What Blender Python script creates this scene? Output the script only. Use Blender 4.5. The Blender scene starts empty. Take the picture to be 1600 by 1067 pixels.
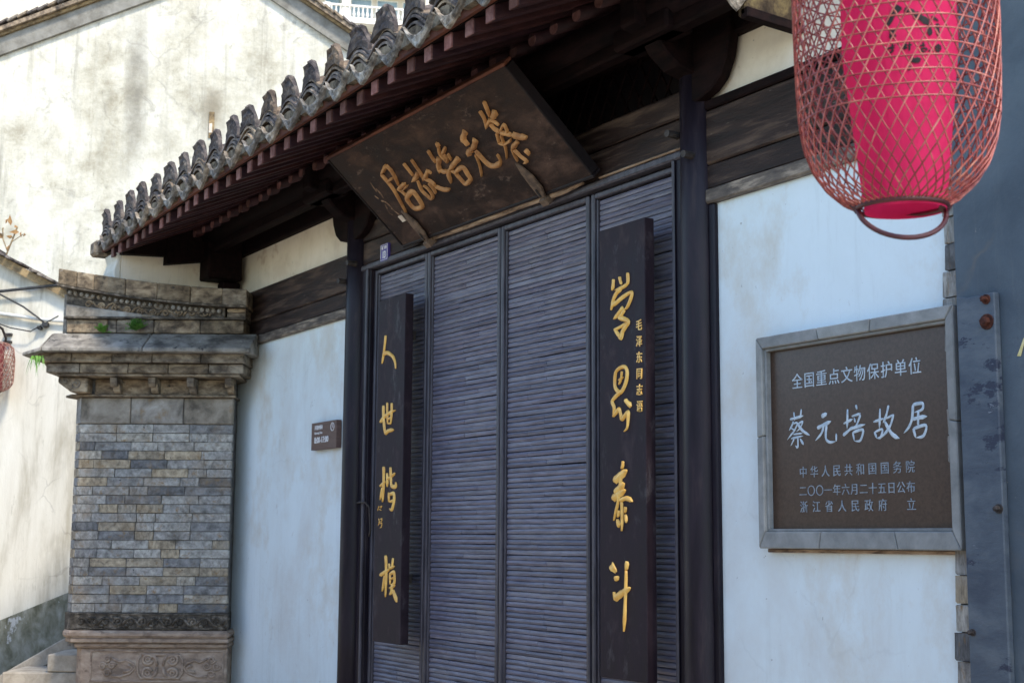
import bpy, bmesh, math, random
from mathutils import Vector, Matrix
R = math.radians
random.seed(7)
scn = bpy.context.scene
col = scn.collection

# ------------------------------------------------------------------ camera
cd = bpy.data.cameras.new('camera'); cam = bpy.data.objects.new('camera', cd); col.objects.link(cam)
cd.lens = 50.0; cd.sensor_width = 36.0; cd.clip_start = 0.05; cd.clip_end = 2000
cam.matrix_world = Matrix(((0.52618068, 0.11446263, 0.84263409, 0.0),
                           (0.85035128, -0.07787331, -0.52042142, -4.0),
                           (0.00604991, 0.99037066, -0.13830888, 1.6),
                           (0, 0, 0, 1)))
cd.dof.use_dof = True; cd.dof.focus_distance = 6.0; cd.dof.aperture_fstop = 8.0
scn.camera = cam

# ------------------------------------------------------------------ sky, sun, exposure
SUN = Vector((0.62, 0.03, 0.78)).normalized()
el = math.asin(SUN.z); az = math.atan2(SUN.x, SUN.y)
w = bpy.data.worlds.new('World'); scn.world = w; w.use_nodes = True
nt = w.node_tree; nt.nodes.clear()
sk = nt.nodes.new('ShaderNodeTexSky'); sk.sky_type = 'NISHITA'; sk.sun_disc = False
sk.sun_elevation = el; sk.sun_rotation = az; sk.air_density = 1.0; sk.dust_density = 0.3; sk.ozone_density = 1.3
bg = nt.nodes.new('ShaderNodeBackground'); bg.inputs['Strength'].default_value = 0.15
wo = nt.nodes.new('ShaderNodeOutputWorld')
nt.links.new(sk.outputs[0], bg.inputs[0]); nt.links.new(bg.outputs[0], wo.inputs[0])
sl = bpy.data.lights.new('sun', 'SUN'); sl.energy = 2.0; sl.angle = R(8); sl.color = (1.0, 0.90, 0.75)
so = bpy.data.objects.new('sun', sl); col.objects.link(so)
so.rotation_euler = SUN.to_track_quat('Z', 'Y').to_euler(); so.location = (6, 2, 12)
scn.view_settings.view_transform = 'Standard'; scn.view_settings.look = 'None'
scn.view_settings.exposure = 1.48; scn.view_settings.gamma = 1.0; scn.view_settings.use_curve_mapping = False
scn.render.engine = 'CYCLES'
scn.cycles.max_bounces = 8; scn.cycles.diffuse_bounces = 5

# ------------------------------------------------------------------ materials
def nd(nt, t, **kw):
    n = nt.nodes.new(t)
    for k, v in kw.items(): setattr(n, k, v)
    return n
def ramp(nt, src, stops, interp='LINEAR'):
    r = nd(nt, 'ShaderNodeValToRGB'); cr = r.color_ramp; cr.interpolation = interp
    while len(cr.elements) < len(stops): cr.elements.new(0.5)
    for e, (p, c) in zip(cr.elements, stops):
        e.position = p; e.color = (c[0], c[1], c[2], 1) if hasattr(c, '__len__') else (c, c, c, 1)
    nt.links.new(src, r.inputs[0]); return r.outputs[0]
def coords(nt, rnd=True, scale=(1, 1, 1), loc=(0, 0, 0)):
    tc = nd(nt, 'ShaderNodeTexCoord'); out = tc.outputs['Object']
    if rnd:
        oi = nd(nt, 'ShaderNodeObjectInfo')
        mu = nd(nt, 'ShaderNodeMath', operation='MULTIPLY'); mu.inputs[1].default_value = 57.3
        nt.links.new(oi.outputs['Random'], mu.inputs[0])
        ad = nd(nt, 'ShaderNodeVectorMath', operation='ADD')
        nt.links.new(out, ad.inputs[0]); nt.links.new(mu.outputs[0], ad.inputs[1]); out = ad.outputs[0]
    mp = nd(nt, 'ShaderNodeMapping'); mp.inputs['Scale'].default_value = scale; mp.inputs['Location'].default_value = loc
    nt.links.new(out, mp.inputs[0]); return mp.outputs[0]
def noise(nt, vec, scale, detail=6, rough=0.6, dist=0.0):
    n = nd(nt, 'ShaderNodeTexNoise'); n.inputs['Scale'].default_value = scale; n.inputs['Detail'].default_value = detail
    n.inputs['Roughness'].default_value = rough; n.inputs['Distortion'].default_value = dist
    nt.links.new(vec, n.inputs['Vector']); return n.outputs['Fac']
def mix(nt, fac, a, b, mode='MIX'):
    m = nd(nt, 'ShaderNodeMix', data_type='RGBA', blend_type=mode)
    for s, v in ((m.inputs[0], fac), (m.inputs[6], a), (m.inputs[7], b)):
        if hasattr(v, 'links'): nt.links.new(v, s)
        elif hasattr(v, '__len__'): s.default_value = (v[0], v[1], v[2], 1)
        else: s.default_value = v
    return m.outputs[2]
def base_mat(name, rough=0.7, spec=0.4):
    m = bpy.data.materials.new(name); m.use_nodes = True; nt = m.node_tree
    b = nt.nodes['Principled BSDF']; b.inputs['Roughness'].default_value = rough
    b.inputs['Specular IOR Level'].default_value = spec
    return m, nt, b
def bump(nt, b, h, strength=0.3, dist=0.01):
    n = nd(nt, 'ShaderNodeBump'); n.inputs['Strength'].default_value = strength; n.inputs['Distance'].default_value = dist
    nt.links.new(h, n.inputs['Height']); nt.links.new(n.outputs[0], b.inputs['Normal'])
def world_stain(nt, c, spec):
    geo = nd(nt, 'ShaderNodeNewGeometry')
    for (sc, s, lo, hi, amt) in spec:
        c = mix(nt, ramp(nt, noise(nt, geo.outputs['Position'], s, 8, .68), [(lo, 0), (hi, amt)]), c, sc)
    return c
def surf(name, stops, scale=6, stretch=(1, 1, 1), rough=0.7, spec=0.35, bmp=0.3, fine=60, var=None, rnd=True, spots=None, dist=0.006, rvar=0.0, world=None):
    """stops: colour ramp over a large noise; var: per-object tints; spots: (colour, scale, lo, hi)"""
    m, nt, b = base_mat(name, rough, spec)
    v = coords(nt, rnd, stretch)
    n1 = noise(nt, v, scale, 8, 0.65, 0.3)
    c = ramp(nt, n1, [(.5 + (p - .5) * .62, q) for p, q in stops])
    if var:
        oi = nd(nt, 'ShaderNodeObjectInfo')
        c = mix(nt, 1.0, c, ramp(nt, oi.outputs['Random'], [(i / len(var), k) for i, k in enumerate(var)], 'CONSTANT'), 'MULTIPLY')
    if spots:
        for (sc, s, lo, hi) in spots:
            n2 = noise(nt, v, s, 7, 0.7)
            c = mix(nt, ramp(nt, n2, [(.5 + (lo - .5) * .8, 0), (.5 + (hi - .5) * .8, 1)]), c, sc)
    if world: c = world_stain(nt, c, world)
    nt.links.new(c, b.inputs['Base Color'])
    n3 = noise(nt, v, fine, 6, 0.7)
    if rvar:
        rr = ramp(nt, n1, [(0.3, max(0, rough - rvar)), (0.7, min(1, rough + rvar))]); nt.links.new(rr, b.inputs['Roughness'])
    if bmp:
        mm = nd(nt, 'ShaderNodeMath', operation='ADD'); nt.links.new(n1, mm.inputs[0]); nt.links.new(n3, mm.inputs[1])
        bump(nt, b, mm.outputs[0], bmp, dist)
    return m

M = {}
M['plaster'] = surf('sky_tinted_plaster', [(0.2, (0.60, 0.62, 0.60)), (0.5, (0.67, 0.745, 0.755)), (0.8, (0.71, 0.79, 0.81))], 1.3, (1, 1, .7), 0.85, 0.2, 0.35, 25,
                    spots=[((0.58, 0.565, 0.50), 1.7, 0.52, 0.74), ((0.46, 0.46, 0.43), 9, 0.68, 0.84)], dist=0.008)  # cool base tint paints blue skylight into the white plaster; spots are stains
M['plaster_bounce'] = surf('bounce_tinted_plaster', [(0.25, (0.62, 0.54, 0.43)), (0.5, (0.72, 0.65, 0.53)), (0.8, (0.78, 0.71, 0.60))], 3, (1, 1, 1), 0.85, 0.2, 0.25, 25,
                    spots=[((0.40, 0.27, 0.18), 5, 0.62, 0.85)], dist=0.004)  # same white plaster with warm bounced light put into its base colour
M['beam'] = surf('weathered_beam_paint', [(0.25, (0.010, 0.005, 0.004)), (0.5, (0.028, 0.016, 0.013)), (0.75, (0.090, 0.060, 0.044))], 5, (.5, 3, 5), 0.6, 0.25, 0.5, 40,
                 spots=[((0.30, 0.24, 0.19), 16, 0.69, 0.80)], rvar=.15)
M['rail'] = surf('worn_pale_rail', [(0.3, (0.05, 0.04, 0.036)), (0.55, (0.13, 0.105, 0.085)), (0.75, (0.32, 0.26, 0.2))], 9, (.6, 3, 3), 0.6, 0.3, 0.5, 50)
M['bare_rail'] = surf('bare_wood_rail', [(0.3, (0.10, 0.065, 0.045)), (0.5, (0.30, 0.21, 0.14)), (0.75, (0.48, 0.36, 0.25))], 11, (.6, 3, 3), 0.6, 0.3, 0.5, 50)
M['column'] = surf('black_lacquer', [(0.3, (0.008, 0.006, 0.010)), (0.6, (0.017, 0.012, 0.018)), (0.85, (0.045, 0.034, 0.034))], 4, (3, 3, .5), 0.42, 0.22, 0.18, 60, rvar=.1,
                   spots=[((0.16, 0.13, 0.11), 30, 0.76, 0.80)])
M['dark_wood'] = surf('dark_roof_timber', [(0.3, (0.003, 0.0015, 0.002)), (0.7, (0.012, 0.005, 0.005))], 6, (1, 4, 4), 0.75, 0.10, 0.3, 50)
M['rafter'] = surf('red_brown_rafter_paint', [(0.3, (0.030, 0.011, 0.014)), (0.7, (0.062, 0.024, 0.025))], 9, (2, 1, 2), 0.6, 0.3, 0.4, 60, var=[(1, 1, 1), (.8, .8, .8), (1.15, 1.0, .9), (.9, .9, 1.05)])
M['rafter_end'] = surf('sawn_rafter_end', [(0.3, (0.14, 0.06, 0.055)), (0.7, (0.26, 0.14, 0.13))], 22, (1, 1, 1), 0.7, 0.3, 0.4, 90, var=[(1, 1, 1), (.6, .55, .5), (1.2, 1.1, 1.1), (.85, .8, .8)])
M['fascia'] = surf('eave_board', [(0.3, (0.06, 0.020, 0.014)), (0.7, (0.17, 0.058, 0.032))], 8, (.6, 2, 2), 0.65, 0.3, 0.4, 60)
M['slat'] = surf('grey_bamboo_slat', [(0.25, (0.088, 0.084, 0.112)), (0.5, (0.132, 0.13, 0.170)), (0.8, (0.19, 0.187, 0.23))], 7, (1, 5, 9), 0.42, 0.5, 0.35, 70, world=[((.20, .185, .18), 3, .54, .70, .35), ((.07, .065, .09), 4.5, .56, .70, .35)], var=[(1, 1, 1), (.82, .82, .84), (1.1, 1.1, 1.08), (.92, .9, .95), (1.05, 1, 1)], dist=.003)
M['leaf_frame'] = surf('grey_door_frame', [(0.3, (0.030, 0.027, 0.036)), (0.7, (0.075, 0.068, 0.082))], 7, (4, 4, .7), 0.45, 0.5, 0.3, 60)
M['gap'] = surf('door_backing', [(0.3, (0.008, 0.006, 0.008)), (0.7, (0.016, 0.012, 0.014))], 7, (1, 1, 1), 0.8, 0.2, 0.2, 60)
M['tile'] = surf('fired_grey_tile', [(0.25, (0.055, 0.046, 0.042)), (0.48, (0.17, 0.142, 0.12)), (0.75, (0.34, 0.29, 0.235))], 14, (1, 1, 1), 0.85, 0.2, 0.8, 70, world=[((.03, .027, .026), 9, .52, .64, .8)],
                 var=[(1, 1, 1), (.62, .6, .64), (1.15, 1.05, .9), (.8, .8, .86), (.95, .85, .72), (.7, .7, .76)], spots=[((0.42, 0.38, 0.31), 40, 0.62, 0.72)])
M['tile_clay_fill'] = surf('clay_bedding_under_tiles', [(0.3, (0.06, 0.048, 0.036)), (0.7, (0.24, 0.20, 0.145))], 18, (1, 1, 1), 0.95, 0.1, 1.0, 60)
M['crest'] = surf('crest_tile_clay', [(0.25, (0.035, 0.031, 0.032)), (0.5, (0.085, 0.074, 0.070)), (0.8, (0.20, 0.17, 0.14))], 16, (1, 1, 1), 0.85, 0.2, 0.9, 60,
                  var=[(1, 1, 1), (.75, .75, .8), (1.2, 1.05, .88), (.9, .88, .9)])
M['drip'] = surf('drip_tile_clay', [(0.25, (0.07, 0.065, 0.06)), (0.5, (0.19, 0.175, 0.155)), (0.8, (0.42, 0.40, 0.36))], 22, (1, 1, 1), 0.85, 0.2, 0.9, 60,
                 var=[(1, 1, 1), (.8, .8, .82), (1.1, 1.0, .9), (.7, .68, .68)])
M['board'] = surf('name_board_lacquer', [(0.28, (0.010, 0.005, 0.005)), (0.5, (0.026, 0.014, 0.011)), (0.8, (0.085, 0.050, 0.038))], 4, (1, 2, 2), 0.6, 0.2, 0.4, 50,
                  spots=[((0.15, 0.10, 0.08), 9, 0.62, 0.80)], rvar=.15)
M['board_edge'] = surf('name_board_edge', [(0.3, (0.004, 0.002, 0.003)), (0.7, (0.012, 0.006, 0.007))], 6, (1, 1, 1), 0.6, 0.3, 0.2, 50)
M['old_gold'] = surf('faded_gilding', [(0.3, (0.30, 0.135, 0.045)), (0.7, (0.52, 0.27, 0.10))], 10, (1, 1, 1), 0.5, 0.4, 0.3, 80)
M['faint_ink'] = surf('faded_inscription', [(0.35, (0.07, 0.045, 0.035)), (0.65, (0.30, 0.19, 0.12))], 22, (1, 1, 1), 0.7, 0.2, 0.4, 80)
M['cream'] = surf('cream_paint', [(0.3, (0.55, 0.45, 0.36)), (0.7, (0.70, 0.60, 0.50))], 22, (1, 1, 1), 0.7, 0.2, 0.2, 80)
M['couplet'] = surf('couplet_lacquer', [(0.3, (0.012, 0.007, 0.011)), (0.6, (0.020, 0.012, 0.017)), (0.85, (0.050, 0.036, 0.038))], 5, (2, 2, 1), 0.6, 0.2, 0.15, 60, rvar=.1,
                    spots=[((0.085, 0.075, 0.08), 6, 0.60, 0.85)])
M['gold'] = surf('bright_gilding', [(0.3, (0.72, 0.38, 0.07)), (0.7, (0.88, 0.55, 0.14))], 14, (1, 1, 1), 0.35, 0.5, 0.2, 80)
M['black_stroke'] = surf('black_paint', [(0.3, (0.012, 0.01, 0.012)), (0.7, (0.02, 0.018, 0.02))], 14, (1, 1, 1), 0.6, 0.3, 0.1, 80)
M['tablet'] = surf('polished_brown_granite', [(0.3, (0.052, 0.031, 0.020)), (0.7, (0.076, 0.047, 0.031))], 90, (1, 1, 1), 0.28, 0.4, 0.04, 200)
M['carved'] = surf('painted_carved_letter', [(0.3, (0.36, 0.44, 0.50)), (0.7, (0.55, 0.62, 0.66))], 40, (1, 1, 1), 0.6, 0.3, 0.2, 90)
M['carved_dim'] = surf('worn_carved_letter', [(0.3, (0.19, 0.23, 0.27)), (0.7, (0.33, 0.38, 0.42))], 40, (1, 1, 1), 0.6, 0.3, 0.2, 90)
M['frame_brick'] = surf('ground_grey_brick', [(0.25, (0.18, 0.185, 0.18)), (0.5, (0.235, 0.24, 0.23)), (0.8, (0.30, 0.305, 0.295))], 9, (1, 1, 1), 0.8, 0.25, 0.3, 60, var=[(1, 1, 1), (.88, .88, .88), (1.06, 1.06, 1.04)])
M['brown'] = surf('brown_sheet_sign', [(0.3, (0.095, 0.052, 0.040)), (0.7, (0.13, 0.075, 0.058))], 6, (1, 1, 12), 0.5, 0.4, 0.1, 80)
M['white_print'] = surf('white_print', [(0.3, (0.72, 0.72, 0.72)), (0.7, (0.8, 0.8, 0.8))], 20, (1, 1, 1), 0.6, 0.3, 0.0)
M['blue_enamel'] = surf('blue_enamel', [(0.3, (0.055, 0.04, 0.22)), (0.7, (0.085, 0.06, 0.30))], 12, (1, 1, 1), 0.3, 0.5, 0.1, 60)
BR = [(1, 1, 1), (.80, .82, .84), (1.28, 1.27, 1.22), (.98, .97, .95), (1.22, 1.05, .80), (.68, .70, .74), (1.15, 1.15, 1.12), (1.02, .90, .72), (.90, .92, .93), (.48, .50, .54), (1.18, 1.12, 1.0), (1.0, .98, .94), (1.1, 1.1, 1.08)]
M['brick'] = surf('old_grey_brick', [(0.22, (0.15, 0.143, 0.13)), (0.5, (0.30, 0.29, 0.27)), (0.8, (0.47, 0.455, 0.42))], 1.5, (4, 1, 1), 0.85, 0.2, 0.8, 16, var=BR,
                  world=[((.25, .17, .09), 3.2, .53, .68, .55), ((.07, .06, .05), 5.5, .56, .70, .7), ((.36, .36, .34), 4.2, .58, .72, .5)],
                  spots=[((0.26, 0.17, 0.085), 1.1, 0.58, 0.74), ((0.045, 0.046, 0.05), 1.8, 0.66, 0.74), ((0.5, 0.5, 0.47), 4, 0.70, 0.80)])
M['mortar'] = surf('lime_mortar', [(0.3, (0.09, 0.085, 0.08)), (0.7, (0.20, 0.19, 0.175))], 20, (1, 1, 1), 0.9, 0.1, 0.5, 60)
M['stone_brown'] = surf('brown_mossy_stone', [(0.25, (0.07, 0.052, 0.036)), (0.5, (0.22, 0.17, 0.115)), (0.8, (0.40, 0.33, 0.23))], 8, (1, 1, 2), 0.85, 0.2, 0.7, 50, world=[((.045, .037, .03), 5, .50, .64, .85)],
                        var=[(1, 1, 1), (.8, .78, .75), (1.15, 1.1, 1.05), (.9, .95, 1.05)], spots=[((0.04, 0.035, 0.03), 10, 0.6, 0.72), ((0.36, 0.34, 0.30), 18, 0.68, 0.78)])
M['stone_grey'] = surf('grey_block_stone', [(0.25, (0.11, 0.10, 0.085)), (0.5, (0.26, 0.235, 0.20)), (0.8, (0.40, 0.38, 0.34))], 6, (1, 1, 1), 0.85, 0.2, 0.5, 50,
                       var=[(1, 1, 1), (.9, .86, .8), (1.02, 1.06, 1.12)], spots=[((0.24, 0.16, 0.08), 5, 0.58, 0.75)])
M['slab_top'] = surf('weathered_ledge_slab', [(0.25, (0.10, 0.09, 0.08)), (0.5, (0.22, 0.20, 0.17)), (0.8, (0.36, 0.33, 0.29))], 6, (1, 1, 1), 0.8, 0.25, 0.5, 50, world=[((.05, .045, .04), 6, .52, .66, .8), ((.5, .49, .46), 5, .60, .70, .6)],
                     spots=[((0.03, 0.03, 0.032), 9, 0.60, 0.70), ((0.62, 0.62, 0.60), 7, 0.70, 0.76)])
M['pink_stone'] = surf('reddish_base_stone', [(0.25, (0.19, 0.14, 0.105)), (0.5, (0.32, 0.24, 0.18)), (0.8, (0.44, 0.35, 0.27))], 9, (1, 1, 2), 0.85, 0.2, 0.6, 60, world=[((.14, .105, .08), 5, .54, .70, .45)],
                       spots=[((0.07, 0.055, 0.045), 7, 0.64, 0.80)])
M['soot_relief'] = surf('blackened_relief', [(0.3, (0.035, 0.030, 0.025)), (0.55, (0.095, 0.080, 0.062)), (0.8, (0.26, 0.22, 0.175))], 16, (1, 1, 1), 0.85, 0.2, 0.6, 60)
M['fern'] = surf('fern_green', [(0.3, (0.035, 0.11, 0.015)), (0.7, (0.12, 0.26, 0.04))], 12, (1, 1, 1), 0.6, 0.3, 0.1, 60)
M['dry_leaf'] = surf('dry_brown_leaf', [(0.3, (0.18, 0.09, 0.03)), (0.7, (0.34, 0.2, 0.08))], 12, (1, 1, 1), 0.7, 0.3, 0.1, 60)
M['grey_paint'] = surf('blue_grey_wall_paint', [(0.25, (0.052, 0.070, 0.088)), (0.5, (0.074, 0.097, 0.118)), (0.8, (0.10, 0.125, 0.145))], 2.2, (1, 1, 1), 0.6, 0.35, 0.35, 45,
                       spots=[((0.05, 0.06, 0.08), 7, 0.64, 0.80), ((0.2, 0.22, 0.24), 30, 0.74, 0.78)])
M['plank'] = surf('chipped_grey_plank', [(0.25, (0.040, 0.054, 0.078)), (0.5, (0.068, 0.088, 0.112)), (0.8, (0.11, 0.13, 0.15))], 4, (1, 1, 2.2), 0.55, 0.4, 0.4, 45,
                  spots=[((0.02, 0.027, 0.05), 6, 0.60, 0.64), ((0.20, 0.22, 0.25), 12, 0.70, 0.76)])
M['rust'] = surf('rusty_iron', [(0.3, (0.03, 0.009, 0.006)), (0.7, (0.10, 0.03, 0.016))], 30, (1, 1, 1), 0.8, 0.3, 0.8, 70)
M['iron'] = surf('dark_iron', [(0.3, (0.02, 0.017, 0.017)), (0.7, (0.05, 0.04, 0.035))], 30, (1, 1, 1), 0.6, 0.4, 0.6, 70)
M['hook'] = surf('bronze_hook', [(0.3, (0.055, 0.036, 0.026)), (0.7, (0.16, 0.105, 0.07))], 20, (1, 1, 1), 0.6, 0.4, 0.4, 70)
M['cable'] = surf('black_cable', [(0.3, (0.02, 0.02, 0.022)), (0.7, (0.04, 0.04, 0.04))], 30, (1, 1, 1), 0.6, 0.4, 0.0)
M['pipe'] = surf('white_conduit', [(0.3, (0.5, 0.5, 0.47)), (0.7, (0.62, 0.62, 0.58))], 30, (1, 1, 1), 0.6, 0.4, 0.0)
M['old_white'] = surf('old_white_plaster', [(0.25, (0.38, 0.35, 0.28)), (0.5, (0.58, 0.555, 0.48)), (0.8, (0.67, 0.65, 0.58))], 1.6, (2.2, 1, .45), 0.9, 0.15, 0.4, 30, rnd=False,
                      spots=[((0.30, 0.28, 0.22), 5, 0.62, 0.78)])
M['coping_grey'] = surf('grey_verge_stone', [(0.25, (0.15, 0.14, 0.12)), (0.5, (0.23, 0.22, 0.195)), (0.8, (0.31, 0.30, 0.27))], 5, (1, 1, 1), 0.85, 0.2, 0.5, 50)
M['ochre'] = surf('ochre_lichen_edge', [(0.3, (0.12, 0.085, 0.05)), (0.7, (0.32, 0.23, 0.12))], 12, (1, 1, 1), 0.85, 0.2, 0.5, 50)
M['moss_plinth'] = surf('mossy_plinth', [(0.25, (0.09, 0.09, 0.06)), (0.5, (0.20, 0.20, 0.155)), (0.8, (0.34, 0.34, 0.30))], 8, (1, 1, .6), 0.9, 0.15, 0.9, 30,
                        spots=[((0.42, 0.43, 0.42), 5, 0.64, 0.68)])
M['step'] = surf('pale_step_stone', [(0.3, (0.27, 0.235, 0.185)), (0.7, (0.42, 0.37, 0.30))], 9, (1, 1, 1), 0.85, 0.2, 0.5, 60)
M['paving'] = surf('street_paving', [(0.3, (0.26, 0.22, 0.17)), (0.7, (0.38, 0.33, 0.26))], 3, (1, 1, 1), 0.8, 0.25, 0.5, 40)
M['moss_board'] = surf('mossy_barge_board', [(0.25, (0.018, 0.013, 0.010)), (0.5, (0.055, 0.04, 0.025)), (0.8, (0.15, 0.115, 0.055))], 14, (1, 1, 1), 0.9, 0.15, 0.8, 40)
M['apt_wall'] = surf('beige_render', [(0.3, (0.58, 0.52, 0.42)), (0.7, (0.68, 0.62, 0.51))], 1, (1, 1, 1), 0.85, 0.2, 0.0)
M['apt_white'] = surf('white_render', [(0.3, (0.68, 0.66, 0.60)), (0.7, (0.76, 0.74, 0.68))], 1, (1, 1, 1), 0.85, 0.2, 0.0)
M['apt_brown'] = surf('tan_render', [(0.3, (0.30, 0.24, 0.17)), (0.7, (0.40, 0.33, 0.24))], 1, (1, 1, 1), 0.85, 0.2, 0.0)
M['glass_rail'] = surf('blue_green_glass_rail', [(0.3, (0.10, 0.17, 0.19)), (0.7, (0.17, 0.25, 0.27))], 2, (4, 1, 1), 0.25, 0.5, 0.0)
M['pane'] = surf('window_glass', [(0.3, (0.13, 0.20, 0.22)), (0.7, (0.26, 0.34, 0.35))], .6, (1, 1, 1), 0.12, 0.5, 0.0)
M['strand'] = surf('red_lacquered_bamboo', [(0.3, (0.22, 0.035, 0.032)), (0.6, (0.38, 0.105, 0.085)), (0.8, (0.54, 0.25, 0.18))], 14, (1, 1, 1), 0.38, 0.5, 0.1, 60, var=[(1, 1, 1), (.8, .7, .7), (1.1, 1.1, 1.05)])
M['strand_dark'] = surf('dark_red_rattan', [(0.3, (0.05, 0.010, 0.012)), (0.7, (0.10, 0.02, 0.022))], 10, (1, 1, 1), 0.45, 0.5, 0.1, 60)
M['yellow'] = surf('yellow_straw', [(0.3, (0.5, 0.42, 0.15)), (0.7, (0.65, 0.58, 0.3))], 20, (1, 1, 1), 0.7, 0.3, 0.0)

def paper(name, c, back=None):
    m, nt, b = base_mat(name, 0.75, 0.2)
    v = coords(nt, False); n = noise(nt, v, 9, 5, 0.6)
    cc = ramp(nt, n, [(0.3, tuple(x * .85 for x in c)), (0.7, c)])
    nt.links.new(cc, b.inputs['Base Color'])
    wv = nd(nt, 'ShaderNodeTexNoise'); wv.inputs['Scale'].default_value = 1; wv.inputs['Detail'].default_value = 5; nt.links.new(coords(nt, False, (26, 26, 4)), wv.inputs['Vector'])
    bump(nt, b, wv.outputs['Fac'], .6, .012)
    tr = nd(nt, 'ShaderNodeBsdfTranslucent'); nt.links.new(cc, tr.inputs[0])
    ms = nd(nt, 'ShaderNodeMixShader'); ms.inputs[0].default_value = 0.5
    out = nt.nodes['Material Output']
    nt.links.new(b.outputs[0], ms.inputs[1]); nt.links.new(tr.outputs[0], ms.inputs[2]); nt.links.new(ms.outputs[0], out.inputs[0])
    return m
M['pink_paper'] = paper('pink_translucent_shade', (0.92, 0.05, 0.21))
M['red_paper'] = paper('faded_red_shade', (0.36, 0.10, 0.10))
M['strand_faded'] = surf('faded_pinkish_bamboo', [(0.3, (0.22, 0.09, 0.07)), (0.7, (0.36, 0.20, 0.15))], 14, (1, 1, 1), 0.6, 0.3, 0.1, 60)

def weather(m, top=None, drip=.5, crack=.5, dsc=(9, 9, .5), csc=1.3):
    """add rain streaks, hairline cracks, chips and specks to a plaster material"""
    nt = m.node_tree; b = nt.nodes['Principled BSDF']; src = b.inputs['Base Color'].links[0].from_socket
    v = coords(nt, False); vd = coords(nt, False, dsc)
    c = src
    n1 = noise(nt, vd, 1.0, 8, .75); n2 = noise(nt, v, .8, 3, .5)
    mk = nd(nt, 'ShaderNodeMath', operation='MULTIPLY'); nt.links.new(ramp(nt, n1, [(.52, 0), (.70, drip)]), mk.inputs[0]); nt.links.new(ramp(nt, n2, [(.42, .15), (.58, 1)]), mk.inputs[1])
    c = mix(nt, mk.outputs[0], c, (.24, .225, .185))
    ds = nd(nt, 'ShaderNodeVectorMath', operation='ADD')
    nz = nd(nt, 'ShaderNodeTexNoise'); nz.inputs['Scale'].default_value = 3.5; nz.inputs['Detail'].default_value = 6; nt.links.new(v, nz.inputs['Vector'])
    sc_ = nd(nt, 'ShaderNodeVectorMath', operation='SCALE'); sc_.inputs['Scale'].default_value = .30; nt.links.new(nz.outputs['Color'], sc_.inputs[0])
    nt.links.new(v, ds.inputs[0]); nt.links.new(sc_.outputs[0], ds.inputs[1])
    vo = nd(nt, 'ShaderNodeTexVoronoi', feature='DISTANCE_TO_EDGE'); vo.inputs['Scale'].default_value = csc; nt.links.new(ds.outputs[0], vo.inputs['Vector'])
    ck = nd(nt, 'ShaderNodeMath', operation='MULTIPLY'); nt.links.new(ramp(nt, vo.outputs['Distance'], [(.0, crack), (.012, 0)]), ck.inputs[0])
    nt.links.new(ramp(nt, noise(nt, v, 1.7, 3, .5), [(.50, 0), (.58, 1)]), ck.inputs[1])
    c = mix(nt, ck.outputs[0], c, (.12, .11, .10))
    c = mix(nt, ramp(nt, noise(nt, v, 34, 3, .6), [(.70, 0), (.73, .6)]), c, (.20, .19, .17))
    nt.links.new(c, b.inputs['Base Color'])
weather(M['plaster'], drip=.18, crack=.08, dsc=(12, 12, 1.2)); weather(M['plaster_bounce'], drip=.25, crack=.3)
weather(M['old_white'], drip=.9, crack=.3, dsc=(7, 7, .3)); weather(M['grey_paint'], drip=.25, crack=.7, dsc=(14, 14, 1.5), csc=1.0)
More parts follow.
